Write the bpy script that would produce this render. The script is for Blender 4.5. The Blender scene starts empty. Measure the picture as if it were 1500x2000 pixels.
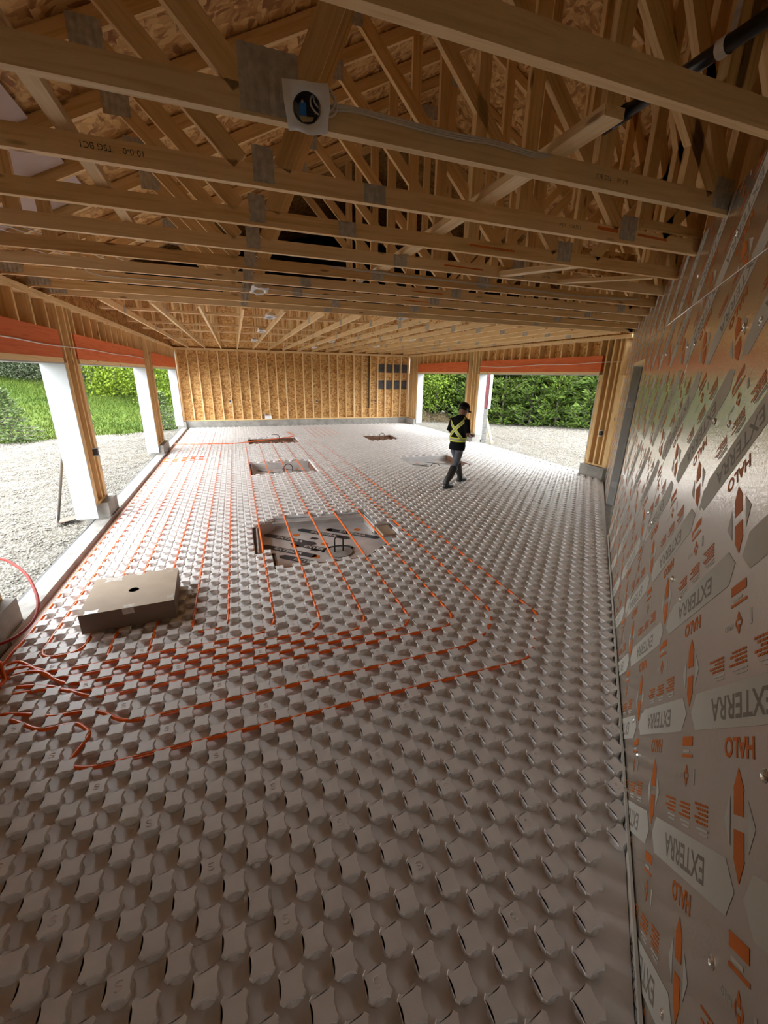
import bpy, bmesh, math, random
import numpy as np
from mathutils import Matrix, Vector, Euler
random.seed(7); rng = np.random.default_rng(7)
S = bpy.context.scene; COL = S.collection
# ------------------------------------------------------------------ camera, sky, exposure
H = 2.217
FOC = 792.28
PITCH, ROLL, YAW = math.radians(18.6716), math.radians(-0.9903), math.radians(19.6118)
def cam_axes():
    cy, sy, cp, sp = math.cos(YAW), math.sin(YAW), math.cos(PITCH), math.sin(PITCH)
    fw = Vector((sy*cp, cy*cp, -sp)); r = Vector((cy, -sy, 0)); d = fw.cross(r)
    cr, sr = math.cos(ROLL), math.sin(ROLL)
    return cr*r + sr*d, -sr*r + cr*d, fw
r_, d_, f_ = cam_axes()
cd = bpy.data.cameras.new('camera'); cam = bpy.data.objects.new('camera', cd); COL.objects.link(cam)
M = Matrix(((r_.x, -d_.x, -f_.x, 0), (r_.y, -d_.y, -f_.y, 0), (r_.z, -d_.z, -f_.z, H), (0, 0, 0, 1)))
cam.matrix_world = M
cd.sensor_fit = 'VERTICAL'; cd.sensor_height = 36.0; cd.lens = FOC/2000*36.0
cd.clip_start = 0.02; cd.clip_end = 400
S.camera = cam
w = bpy.data.worlds.new('overcast_sky'); S.world = w; w.use_nodes = True
bg = w.node_tree.nodes['Background']; bg.inputs[0].default_value = (0.93, 0.97, 1.0, 1); bg.inputs[1].default_value = 1.0
S.view_settings.view_transform = 'Standard'; S.view_settings.look = 'None'
S.view_settings.gamma = 1; S.view_settings.use_curve_mapping = False
S.view_settings.exposure = 3.4
S.cycles.max_bounces = 9; S.cycles.diffuse_bounces = 7; S.cycles.glossy_bounces = 4
# ------------------------------------------------------------------ room numbers
XL, XR, YB = -2.1, 7.75, 18.6
WA = math.radians(45.85)
WN = Vector((math.cos(WA), -math.sin(WA), 0)); WD = Vector((math.sin(WA), math.cos(WA), 0)); WC = 0.51
UC = (XR - WN.x*WC)/WD.x                     # where the diagonal wall meets the right wall
YC = WN.y*WC + WD.y*UC
def wallx(y): return (WC - WN.y*y)/WN.x      # x of the diagonal wall's face at depth y
ZT = 3.10                                    # underside of the trusses
RX, SL = 2.75, 0.5                           # ridge and roof slope
def zroof(x): return 3.08 + SL*((x-XL) if x < RX else (2*RX-XL-x))   # underside of the top chords
YG = 6.86                                    # where the near roof meets the far roof
YM = (YG+YB)/2
def zfar(y): return 3.08 + SL*((y-YG) if y < YM else (YB-y))
# daylight portals in the openings (they only guide the sampling of the sky)
for nm, x, y0, y1, s in (('a', XL-0.45, 4.05, 6.78, 1), ('b', XL-0.45, 7.45, 12.25, 1), ('c', XL-0.45, 13.45, 18.35, 1),
                         ('d', XR+0.45, 7.5, 12.45, -1), ('e', XR+0.45, 13.3, 17.55, -1)):
    l = bpy.data.lights.new('daylight_portal', 'AREA'); l.shape = 'RECTANGLE'; l.size = y1-y0; l.size_y = 2.3
    l.cycles.is_portal = True
    o = bpy.data.objects.new('daylight_portal', l); COL.objects.link(o)
    o.location = (x, (y0+y1)/2, 1.18)
    o.rotation_euler = Vector((s, 0, 0)).to_track_quat('-Z', 'Z').to_euler()

# ------------------------------------------------------------------ materials
MATS = {}
class NT:
    def __init__(s, name):
        s.m = bpy.data.materials.new(name); s.m.use_nodes = True; s.t = s.m.node_tree
        s.b = s.t.nodes['Principled BSDF']; MATS[name] = s.m
    def n(s, typ, **kw):
        x = s.t.nodes.new(typ)
        for k, v in kw.items():
            if k.startswith('i_'):
                x.inputs[int(k[2:]) if k[2:].isdigit() else k[2:]].default_value = v
            else: setattr(x, k, v)
        return x
    def l(s, a, b): s.t.links.new(a, b)
    def coord(s, scale=(1, 1, 1), rand=True, kind='Object'):
        tc = s.n('ShaderNodeTexCoord'); mp = s.n('ShaderNodeMapping'); mp.inputs['Scale'].default_value = scale
        s.l(tc.outputs[kind], mp.inputs['Vector'])
        if rand:
            oi = s.n('ShaderNodeObjectInfo'); mu = s.n('ShaderNodeMath', operation='MULTIPLY'); mu.inputs[1].default_value = 37.0
            s.l(oi.outputs['Random'], mu.inputs[0]); s.l(mu.outputs[0], mp.inputs['Location'])
        return mp.outputs[0]
    def noise(s, vec, scale, detail=4, rough=.55, dist=0):
        x = s.n('ShaderNodeTexNoise'); s.l(vec, x.inputs['Vector']); x.inputs['Scale'].default_value = scale
        x.inputs['Detail'].default_value = detail; x.inputs['Roughness'].default_value = rough; x.inputs['Distortion'].default_value = dist
        return x
    def ramp(s, fac, *stops):
        x = s.n('ShaderNodeValToRGB'); e = x.color_ramp.elements
        while len(e) < len(stops): e.new(0.5)
        for el, (p, c) in zip(e, stops): el.position = p; el.color = (*c, 1)
        s.l(fac, x.inputs[0]); return x.outputs[0]
    def mix(s, a, b, fac, mode='MIX'):
        x = s.n('ShaderNodeMixRGB', blend_type=mode)
        for i, v in ((0, fac), (1, a), (2, b)):
            if isinstance(v, (int, float)): x.inputs[i].default_value = v
            elif isinstance(v, tuple): x.inputs[i].default_value = (*v, 1)
            else: s.l(v, x.inputs[i])
        return x.outputs[0]
    def color(s, c):
        if isinstance(c, tuple): s.b.inputs['Base Color'].default_value = (*c, 1)
        else: s.l(c, s.b.inputs['Base Color'])
    def bump(s, h, strength, dist=0.01):
        x = s.n('ShaderNodeBump'); x.inputs['Strength'].default_value = strength; x.inputs['Distance'].default_value = dist
        s.l(h, x.inputs['Height']); s.l(x.outputs[0], s.b.inputs['Normal'])
    def set(s, rough=.6, metal=0.0, spec=.4):
        s.b.inputs['Roughness'].default_value = rough; s.b.inputs['Metallic'].default_value = metal
        s.b.inputs['Specular IOR Level'].default_value = spec
        return s.m
def plain(name, c, rough=.6, metal=0, spec=.4, bump=0, bscale=60, var=.12, vscale=6):
    t = NT(name); v = t.coord(rand=True)
    nz = t.noise(v, vscale, 4)
    d = tuple(x*(1-var) for x in c); u = tuple(min(1, x*(1+var)) for x in c)
    t.color(t.ramp(nz.outputs[0], (.3, d), (.7, u)))
    if bump:
        t.bump(t.noise(v, bscale, 3).outputs[0], bump, .004)
    return t.set(rough, metal, spec)
def wood(name, lo, hi, knots=True):
    t = NT(name)
    v = t.coord((1.2, 26, 26)); g = t.noise(v, 1.6, 5, .6, .6)
    oi = t.n('ShaderNodeObjectInfo')
    c = t.ramp(g.outputs[0], (.28, lo), (.55, hi), (.8, tuple(x*.86 for x in hi)))
    var = t.ramp(oi.outputs['Random'], (0, (.84, .78, .72)), (.5, (1, 1, 1)), (1, (1.0, .92, .82)))
    c = t.mix(c, var, 1.0, 'MULTIPLY')
    if knots:
        v2 = t.coord((2.2, 9, 9)); vo = t.n('ShaderNodeTexVoronoi'); t.l(v2, vo.inputs['Vector']); vo.inputs['Scale'].default_value = 1.0
        k = t.ramp(vo.outputs['Distance'], (.06, (.22, .12, .06)), (.13, (1, 1, 1)))
        c = t.mix(c, k, .75, 'MULTIPLY')
    t.color(c); t.bump(g.outputs[0], .12, .003)
    return t.set(.62, 0, .3)
WOOD = wood('spruce_lumber', (.60, .385, .155), (.82, .595, .30))
WOODL = wood('light_spruce_lumber', (.70, .49, .24), (.86, .67, .39))
RED = wood('red_coated_beam', (.60, .11, .035), (.78, .20, .07), False)
def osb(name):
    t = NT(name); v = t.coord((1, 1, 1), True)
    nz = t.noise(v, 5, 2, .5); vv = t.mix(v, nz.outputs['Color'], .12)
    cols = []
    for sc in ((10, 34, 20), (32, 11, 22)):
        mp = t.n('ShaderNodeMapping'); mp.inputs['Scale'].default_value = sc; t.l(vv, mp.inputs[0])
        vo = t.n('ShaderNodeTexVoronoi'); t.l(mp.outputs[0], vo.inputs['Vector']); vo.inputs['Scale'].default_value = 1.0
        sep = t.n('ShaderNodeSeparateColor'); t.l(vo.outputs['Color'], sep.inputs[0]); cols.append(sep.outputs[0])
    a = t.ramp(cols[0], (0, (.30, .125, .035)), (.35, (.49, .265, .085)), (1, (.74, .48, .20)))
    b = t.ramp(cols[1], (0, (.24, .095, .028)), (.4, (.52, .29, .095)), (1, (.78, .51, .22)))
    m = t.noise(v, 9, 2); f = t.ramp(m.outputs[0], (.42, (0, 0, 0)), (.58, (1, 1, 1)))
    t.color(t.mix(a, b, f)); t.bump(cols[0], .25, .004)
    return t.set(.65, 0, .3)
OSB = osb('oriented_strand_board')
FOAM = NT('white_moulded_foam'); v = FOAM.coord(rand=False, kind='Object')
nz = FOAM.noise(v, 55, 4, .6); n2 = FOAM.noise(v, 7, 3)
FOAM.color(FOAM.ramp(n2.outputs[0], (.3, (.69, .66, .635)), (.7, (.77, .74, .715))))
FOAM.bump(nz.outputs[0], .22, .004); FOAM = FOAM.set(.46, 0, .4)
BLACK = plain('black_poly_sheet', (.02, .02, .022), .5)
CONC = plain('grey_concrete', (.27, .255, .23), .85, bump=.4, bscale=40, var=.25, vscale=5)
PVC = plain('white_pvc_trim', (.44, .455, .465), .45, bump=.05, var=.03)
PEX = plain('orange_pipe', (.84, .135, .012), .28, spec=.5, var=.05)
REDHOSE = plain('red_pipe', (.25, .012, .005), .6, spec=.2, var=.08)
STEEL = plain('galvanised_steel', (.50, .495, .47), .42, .35, var=.25, vscale=30, bump=.1)
CABLE = plain('white_cable', (.66, .64, .60), .45, var=.05)
PLASTIC = plain('white_plastic_box', (.74, .74, .74), .35, var=.05)
BLUE = plain('blue_box', (.02, .16, .55), .4)
DARK = plain('dark_grey_box', (.05, .05, .055), .5)
ABS = plain('black_abs_pipe', (.012, .012, .013), .28, spec=.6)
CARD = plain('brown_cardboard', (.40, .31, .225), .75, var=.06, bump=.05)
CARDE = plain('shaded_cardboard_side', (.20, .145, .105), .75, var=.06)  # same cardboard, with the shade of the front and right sides in its colour
TAPE = plain('clear_tape', (.55, .50, .44), .2, spec=.6, var=.2, vscale=40)
FOIL = NT('foil_faced_insulation'); v = FOIL.coord(rand=False)
b1 = FOIL.noise(v, 62, 3, .6); b2 = FOIL.noise(v, 2.2, 3); ad = FOIL.n('ShaderNodeMath', operation='MULTIPLY_ADD', i_1=.6)
FOIL.l(b1.outputs[0], ad.inputs[0]); FOIL.l(b2.outputs[0], ad.inputs[2])
FOIL.color(FOIL.ramp(b2.outputs[0], (.3, (.74, .675, .60)), (.7, (.82, .755, .68))))
FOIL.bump(ad.outputs[0], .48, .006); FOIL = FOIL.set(.21, .90, .5)
INKP = plain('pale_print', (.56, .545, .49), .55, var=.03, spec=.25)
INKG = plain('grey_print', (.24, .215, .185), .55, var=.05, spec=.25)
INKO = plain('orange_print', (.60, .155, .02), .55, var=.05, spec=.25)
INKK = plain('charcoal_print', (.045, .045, .05), .5, var=.05)
STAMP = plain('stamp_ink', (.06, .05, .05), .7)
CHALK = plain('orange_crayon', (.62, .16, .03), .8)
FOILD = plain('silver_pit_foil', (.56, .545, .53), .38, .15, var=.12, vscale=3, bump=.25, bscale=25)
REBAR = plain('rusty_rebar', (.075, .062, .055), .6, .5, var=.3, vscale=40)
GREYDOOR = plain('grey_steel_door', (.36, .35, .33), .5, .1, var=.06)
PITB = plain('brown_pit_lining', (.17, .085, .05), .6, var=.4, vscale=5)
BAFFLE = plain('pinkish_vent_baffle', (.55, .44, .40), .7, var=.06)
FELT = plain('black_felt_paper', (.075, .075, .085), .8, var=.3)
SIDING = plain('dark_red_siding', (.16, .025, .03), .6, var=.1)
STONE = plain('grey_block', (.17, .165, .15), .85, var=.2, vscale=9, bump=.4)
GRAVEL = NT('crushed_gravel'); v = GRAVEL.coord(rand=False)
vo = GRAVEL.n('ShaderNodeTexVoronoi'); GRAVEL.l(v, vo.inputs['Vector']); vo.inputs['Scale'].default_value = 22
g2 = GRAVEL.noise(v, .8, 4); sp = GRAVEL.n('ShaderNodeSeparateColor'); GRAVEL.l(vo.outputs['Color'], sp.inputs[0])
c = GRAVEL.ramp(sp.outputs[0], (0, (.095, .087, .073)), (.5, (.175, .164, .141)), (1, (.25, .236, .212)))
GRAVEL.color(GRAVEL.mix(c, GRAVEL.ramp(g2.outputs[0], (.3, (.85, .82, .76)), (.7, (1, 1, 1))), 1.0, 'MULTIPLY'))
GRAVEL.bump(vo.outputs['Distance'], 1.0, .03); GRAVEL = GRAVEL.set(.9, 0, .2)
GSTONE = plain('gravel_stone', (.22, .206, .178), .9, var=.5, vscale=9, spec=.2)
GRASSM = NT('meadow_grass'); v = GRASSM.coord(rand=False)
g1 = GRASSM.noise(v, .35, 4); g2 = GRASSM.noise(v, 14, 3)
c = GRASSM.ramp(g1.outputs[0], (.3, (.050, .085, .013)), (.55, (.075, .112, .018)), (.75, (.12, .138, .040)))
GRASSM.color(GRASSM.mix(c, GRASSM.ramp(g2.outputs[0], (.3, (.6, .6, .6)), (.7, (1.25, 1.25, 1.2))), .8, 'MULTIPLY'))
GRASSM.bump(g2.outputs[0], .9, .05); GRASSM = GRASSM.set(.9, 0, .1)
def leafmat(name, a, b):
    t = NT(name); v = t.coord(rand=True); n = t.noise(v, 2.5, 3)
    oi = t.n('ShaderNodeObjectInfo')
    c = t.ramp(n.outputs[0], (.3, a), (.7, b))
    t.color(t.mix(c, t.ramp(oi.outputs['Random'], (0, (.75, .8, .75)), (1, (1.15, 1.1, 1))), 1.0, 'MULTIPLY'))
    t.b.inputs['Transmission Weight'].default_value = 0
    return t.set(.7, 0, .2)
PINE = leafmat('pine_needles', (.050, .098, .016), (.115, .175, .030))
PINED = leafmat('dark_pine_needles', (.028, .055, .016), (.060, .098, .026))
SPRUCE = leafmat('blue_spruce_needles', (.095, .150, .050), (.180, .240, .095))
LEAF = leafmat('bright_leaves', (.115, .180, .010), (.195, .260, .022))
LEAF2 = leafmat('birch_leaves', (.085, .150, .016), (.150, .225, .030))
GREYT = leafmat('grey_green_leaves', (.045, .060, .035), (.085, .105, .060))
BARK = plain('grey_bark', (.13, .115, .095), .9, var=.4, vscale=12)
DRYGRASS = plain('dry_brush', (.17, .13, .07), .9, var=.3)
SKIN = plain('skin', (.24, .115, .07), .55, var=.05)
SHIRT = plain('black_shirt', (.008, .008, .009), .9, var=.2, spec=.1)
JEANS = plain('grey_jeans', (.085, .095, .115), .85, var=.25, vscale=14)
BOOT = plain('rubber_boot', (.014, .014, .012), .5, var=.15)
HIVIS = plain('yellow_band', (.62, .68, .03), .6, var=.05)
REFL = plain('grey_reflective_band', (.30, .29, .17), .4, .2, var=.05)
HAIR = plain('dark_hair', (.01, .008, .006), .6)
EYEW = plain('eye_white', (.6, .58, .55), .3)
WOODH = plain('shovel_handle', (.10, .085, .07), .6, var=.2)

# ------------------------------------------------------------------ builders
def link(ob, parent=None):
    COL.objects.link(ob)
    if parent is not None:
        ob.parent = parent
        ob.matrix_parent_inverse = parent.matrix_basis.inverted()
    return ob
def tag(o, label=None, cat=None, group=None, kind=None):
    if label: o['label'] = label
    if cat: o['category'] = cat
    if group: o['group'] = group
    if kind: o['kind'] = kind
    return o
def empty(name, loc=(0, 0, 0), **kw):
    o = bpy.data.objects.new(name, None); o.location = loc; o.empty_display_size = .2; COL.objects.link(o)
    return tag(o, **kw)
def mesh_np(name, verts, faces, mats, midx=None, smooth=False):
    me = bpy.data.meshes.new(name); me.from_pydata([tuple(map(float, v)) for v in verts], [], [tuple(map(int, f)) for f in faces])
    for m in (mats if isinstance(mats, (list, tuple)) else [mats]): me.materials.append(m)
    if midx is not None: me.polygons.foreach_set('material_index', list(map(int, midx)))
    if smooth: me.polygons.foreach_set('use_smooth', [True]*len(me.polygons))
    me.update(); return me
def tri_mesh(name, V, T, mat, smooth=False):
    """fast path: V (n,3), T (m,3) numpy"""
    me = bpy.data.meshes.new(name); n, m = len(V), len(T)
    me.vertices.add(n); me.vertices.foreach_set('co', np.ascontiguousarray(V, dtype=np.float32).ravel())
    me.loops.add(m*T.shape[1]); me.loops.foreach_set('vertex_index', np.ascontiguousarray(T, dtype=np.int32).ravel())
    me.polygons.add(m); me.polygons.foreach_set('loop_start', np.arange(0, m*T.shape[1], T.shape[1], dtype=np.int32))
    me.polygons.foreach_set('loop_total', np.full(m, T.shape[1], dtype=np.int32))
    me.polygons.foreach_set('use_smooth', np.full(m, smooth, dtype=bool))
    me.materials.append(mat); me.update(); me.validate(); return me
def obj(name, me, parent=None, loc=None):
    o = bpy.data.objects.new(name, me)
    if loc is not None: o.location = loc
    return link(o, parent)
BC = {}
def boxmesh(L, wd, t, mat, centred=False):
    k = (round(L, 4), round(wd, 4), round(t, 4), mat.name, centred)
    if k not in BC:
        x0, x1 = (-L/2, L/2) if centred else (0, L)
        vs = [(x, y, z) for x in (x0, x1) for y in (-t/2, t/2) for z in (-wd/2, wd/2)]
        fs = [(0, 1, 3, 2), (4, 6, 7, 5), (0, 4, 5, 1), (2, 3, 7, 6), (0, 2, 6, 4), (1, 5, 7, 3)]
        BC[k] = mesh_np('board', vs, fs, mat)
    return BC[k]
def board(name, p0, p1, wd, t, mat, parent=None, up=(0, 0, 1)):
    """a board from p0 to p1; wd measured along `up`, t across it"""
    p0, p1, up = Vector(p0), Vector(p1), Vector(up)
    x = (p1-p0); L = x.length; x = x/L
    if abs(x.dot(up)) > .999: up = Vector((0, 1, 0)) if abs(x.y) < .9 else Vector((1, 0, 0))
    z = (up - x*x.dot(up)).normalized(); y = z.cross(x)
    o = bpy.data.objects.new(name, boxmesh(L, wd, t, mat))
    o.matrix_world = Matrix(((x.x, y.x, z.x, p0.x), (x.y, y.y, z.y, p0.y), (x.z, y.z, z.z, p0.z), (0, 0, 0, 1)))
    return link(o, parent)
def box(name, a, b, mat, parent=None):
    """axis-aligned box; its longest side is the grain direction"""
    a, b = Vector(a), Vector(b); c = (a+b)/2; d = b-a; i = max(range(3), key=lambda k: abs(d[k]))
    if i == 0: return board(name, (a.x, c.y, c.z), (b.x, c.y, c.z), abs(d.z), abs(d.y), mat, parent)
    if i == 1: return board(name, (c.x, a.y, c.z), (c.x, b.y, c.z), abs(d.z), abs(d.x), mat, parent)
    return board(name, (c.x, c.y, a.z), (c.x, c.y, b.z), abs(d.y), abs(d.x), mat, parent)
def tube_arrays(pts, r, n=8, cap=True):
    pts = [Vector(p) for p in pts]; V = []; F = []; up = None
    for i, p in enumerate(pts):
        t = (pts[min(i+1, len(pts)-1)] - pts[max(i-1, 0)]).normalized()
        if up is None: up = Vector((0, 0, 1)) if abs(t.z) < .9 else Vector((1, 0, 0))
        a = (up - t*up.dot(t)).normalized(); b = t.cross(a); up = a
        rr = r[i] if isinstance(r, (list, tuple)) else r
        for k in range(n):
            th = 2*math.pi*k/n; V.append(p + a*(rr*math.cos(th)) + b*(rr*math.sin(th)))
    for i in range(len(pts)-1):
        for k in range(n):
            F.append((i*n+k, i*n+(k+1) % n, (i+1)*n+(k+1) % n, (i+1)*n+k))
    if cap:
        F.append(tuple(range(n-1, -1, -1))); F.append(tuple((len(pts)-1)*n+k for k in range(n)))
    return V, F
def tube(name, pts, r, mat, parent=None, n=8, loc=None):
    V, F = tube_arrays(pts, r, n)
    if loc is not None: V = [v - Vector(loc) for v in V]
    return obj(name, mesh_np(name, V, F, mat, smooth=True), parent, loc)
def tubes(name, lists, r, mat, parent=None, n=6):
    V, F = [], []
    for pts in lists:
        v_, f = tube_arrays(pts, r, n); F += [tuple(i+len(V) for i in q) for q in f]; V += v_
    return obj(name, mesh_np(name, V, F, mat, smooth=True), parent)
def smoothpath(pts, k=6):
    P = [Vector(p) for p in pts]; out = []
    for i in range(len(P)-1):
        a, b, c_, d = P[max(i-1, 0)], P[i], P[i+1], P[min(i+2, len(P)-1)]
        for j in range(k):
            t = j/k
            out.append(.5*((2*b) + (c_-a)*t + (2*a-5*b+4*c_-d)*t*t + (3*b-a-3*c_+d)*t**3))
    out.append(P[-1]); return out
def lathe(name, prof, mat, parent=None, loc=None, n=16):
    V, F = [], []
    for r, z in prof:
        for k in range(n):
            th = 2*math.pi*k/n; V.append((r*math.cos(th), r*math.sin(th), z))
    for i in range(len(prof)-1):
        for k in range(n): F.append((i*n+k, i*n+(k+1) % n, (i+1)*n+(k+1) % n, (i+1)*n+k))
    F.append(tuple(range(n-1, -1, -1))); F.append(tuple((len(prof)-1)*n+k for k in range(n)))
    return obj(name, mesh_np(name, V, F, mat, smooth=True), parent, loc)
def clip_panel(name, corners, nrm, thick, mat, parent, clips=()):
    """flat panel (corner list) of given thickness along nrm, cut by clip planes (co, no): the side no points to is removed"""
    bm = bmesh.new(); o = Vector(corners[0])
    lo = [bm.verts.new(Vector(c)-o) for c in corners]; f = bm.faces.new(lo)
    ext = bmesh.ops.extrude_face_region(bm, geom=[f])
    bmesh.ops.translate(bm, vec=Vector(nrm)*thick, verts=[e for e in ext['geom'] if isinstance(e, bmesh.types.BMVert)])
    for co, no in clips:
        g = bm.verts[:]+bm.edges[:]+bm.faces[:]
        r = bmesh.ops.bisect_plane(bm, geom=g, plane_co=Vector(co)-o, plane_no=Vector(no), clear_outer=True)
        ed = [e for e in bm.edges if e.is_boundary]
        if ed: bmesh.ops.holes_fill(bm, edges=ed)
        if not bm.faces: bm.free(); return None
    bmesh.ops.recalc_face_normals(bm, faces=bm.faces)
    me = bpy.data.meshes.new(name); bm.to_mesh(me); bm.free(); me.materials.append(mat)
    return obj(name, me, parent, o)
def copy_tree(o, loc, parent=None):
    c = o.copy(); COL.objects.link(c)
    if parent is None: c.location = loc
    for ch in o.children:
        d = ch.copy(); COL.objects.link(d); d.parent = c; d.matrix_parent_inverse = ch.matrix_parent_inverse.copy()
        for g in ch.children:
            e = g.copy(); COL.objects.link(e); e.parent = d; e.matrix_parent_inverse = g.matrix_parent_inverse.copy()
    return c
def text_arrays(s, size, bold=0.0):
    cu = bpy.data.curves.new('t', 'FONT'); cu.body = s; cu.size = size; cu.resolution_u = 3; cu.offset = bold; cu.align_x = 'CENTER'; cu.align_y = 'CENTER'
    o = bpy.data.objects.new('t', cu); COL.objects.link(o); bpy.context.view_layer.update()
    me = bpy.data.meshes.new_from_object(o.evaluated_get(bpy.context.evaluated_depsgraph_get()))
    V = [tuple(v.co) for v in me.vertices]; F = [tuple(p.vertices) for p in me.polygons]
    bpy.data.objects.remove(o); bpy.data.curves.remove(cu); bpy.data.meshes.remove(me)
    return V, F

# ------------------------------------------------------------------ long walls with the vehicle openings
def long_wall(name, X, s, openings, piers, ysolid, curb):
    """X inner face, s = -1 wall grows towards -x (left), +1 towards +x"""
    W = empty(name, (X, 10, 0), kind='structure')
    def bx(nm, a0, a1, y0, y1, z0, z1, m): return box(nm, (X+s*a0, y0, z0), (X+s*a1, y1, z1), m, W)
    y0w, y1w = ysolid
    bx('top_plate', 0, .14, y0w, YB+.14, 3.02, 3.058, WOODL); bx('top_plate', 0, .14, y0w, YB+.14, 3.06, 3.098, WOODL)
    edges = [y0w]+[e for o in openings for e in o]+[YB]
    for i, (a, b) in enumerate(openings):
        bx('header_beam', .002, .09, a-.02, b+.02, 2.36, 2.70, RED)
        bx('header_trim', 0, .14, a, b, 2.30, 2.36, WOODL)
        bx('head_jamb', .0, .28, a, b, 2.285, 2.30, PVC)
        bx('side_jamb', .0, .28, b, b+.02, .12, 2.285, PVC); bx('side_jamb', .0, .28, a-.02, a, .12, 2.285, PVC)
        y = a+.05
        while y < b:
            bx('cripple_stud', .0, .14, y, y+.038, 2.70, 3.02, WOOD); y += .406
        bx('osb_panel', .142, .153, a-.3, (a+b)/2, 2.30, 3.3, OSB); bx('osb_panel', .142, .153, (a+b)/2+.004, b+.3, 2.30, 3.3, OSB)
    # posts of doubled studs between openings
    for i in range(0, len(edges), 2):
        a, b = edges[i], edges[i+1]
        zb = .30
        if b-a < 1.2:
            a += .02; b -= .02
            n = 3; t = min(.038, (b-a)/7)
            for k in range(n): bx('stud', 0, .14, a+k*.04, a+k*.04+.038, zb, 3.02 if k == n-1 else 2.30, WOOD)
            for k in range(n): bx('stud', 0, .14, b-k*.04-.038, b-k*.04, zb, 3.02 if k == n-1 else 2.30, WOOD)
            m = (a+b)/2; bx('stud', .035, .14, m-.10, m-.06, zb, 3.02, WOOD); bx('stud', .0, .14, m+.03, m+.07, zb, 3.02, WOOD)
            bx('bottom_plate', 0, .14, a, b, zb-.002, zb+.036, WOOD)
            bx('osb_panel', .142, .153, a, b, zb, 3.0, OSB)
        elif b-a > .05:
            y = a+.02
            while y < b-.04:
                bx('stud', 0, .14, y, y+.038, zb, 3.02, WOOD); y += .406
            bx('stud', 0, .14, b-.06, b-.022, zb, 3.02, WOOD)
            bx('bottom_plate', 0, .14, a, b, zb-.002, zb+.036, WOOD)
            y = a
            while y < b:
                bx('osb_panel', .142, .153, y, min(y+1.216, b), zb, 3.3, OSB); y += 1.22
        if a >= YB-2 and False: pass
    for a, b in piers: bx('concrete_pier', -.10, .22, a, b, -.15, .298, CONC)
    for k, (a, b) in enumerate(openings):
        bx('concrete_curb', curb[0], curb[1], a-.3, b+.4, -.16, curb[2], CONC)
        bx('foundation_insulation', curb[1], curb[1]+.03, a-.3, b+.4, -.2, curb[2]-.01, BLACK)
    return W
wl = long_wall('wall_left', XL, -1, [(4.05, 6.78), (7.40, 12.28), (13.42, 18.3)], [(-2.6, 4.05), (6.98, 7.48), (12.38, 13.45), (18.32, 18.6)], (-2.4, 0), (-.125, .07, .075))
wr = long_wall('wall_right', XR, 1, [(7.50, 12.45), (13.30, 17.55)], [(YC, 7.50), (12.42, 13.3), (17.6, 18.6)], (YC+.02, 0), (.06, .24, .02))
# ------------------------------------------------------------------ back wall
W = empty('wall_back', ((XL+XR)/2, YB, 0), kind='structure')
box('concrete_curb', (XL-.1, YB-.10, -.15), (XR+.1, YB+.2, .285), CONC, W)
box('bottom_plate', (XL, YB, .287), (XR, YB+.14, .325), WOOD, W)
for z in (3.02, 3.06): box('top_plate', (XL, YB, z), (XR, YB+.14, z+.038), WOODL, W)
NS = 26
for i in range(NS+1):
    x = XL+.02+i*(XR-XL-.06)/NS
    box('stud', (x, YB, .325), (x+.038, YB+.14, 3.02), WOODL if i % 3 else WOOD, W)
x = XL
while x < XR-.1:
    for z0, z1 in ((.29, 1.50), (1.504, 2.72), (2.724, 3.35)):
        box('osb_panel', (x, YB+.142, z0), (min(x+2.43, XR), YB+.153, z1), OSB, W)
    x += 2.434
for z0, z1 in ((2.32, 2.68), (1.58, 1.98)):
    for i in range(NS-4, NS):
        xx = XL+.02+i*(XR-XL-.06)/NS
        if xx > 6.2: box('felt_patch', (xx+.042, YB+.136, z0), (xx+.038+.33, YB+.141, z1), FELT, W)
tube('vent_pipe', [(5.83, YB+.07, .75), (5.83, YB+.07, 3.05)], .04, ABS, W)
# ------------------------------------------------------------------ diagonal wall of foil faced boards
def wp(u, z, off=0.0):
    """point on the diagonal wall; off > 0 comes into the room"""
    p = WN*(WC-off) + WD*u; return Vector((p.x, p.y, z))
WDIA = empty('wall_diagonal', wp(4, 0), kind='structure')
PHI = math.atan2(WD.y, WD.x)
WROT = Matrix((( -WD.x, 0, -WN.x, 0), (-WD.y, 0, -WN.y, 0), (0, 1, 0, 0), (0, 0, 0, 1)))  # local x = right as seen, y = up, z = into room
D0, D1, DZ = 6.45, 8.30, 2.47
seams = [-3.9, -2.68, -.24, 2.20, 3.42, 4.64, 5.86]
pieces = [(a, b, .0, 2.70) for a, b in zip(seams[:-1], seams[1:])]
pieces += [(5.86, D0, .0, 2.70), (D0+.004, D1-.004, DZ, 2.70), (D1, UC-.01, .0, 2.70)]
useams = [-3.9, -2.1, -.33, 1.48, 3.92, 6.36, 8.8, UC-.01]
pieces += [(a, b, 2.708, 3.19) for a, b in zip(useams[:-1], useams[1:])]
EXT = text_arrays('EXTERRA', .098, .0018); HAL = text_arrays('HALO', .074, .0020); HAL2 = text_arrays('HALO', .026)
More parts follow.
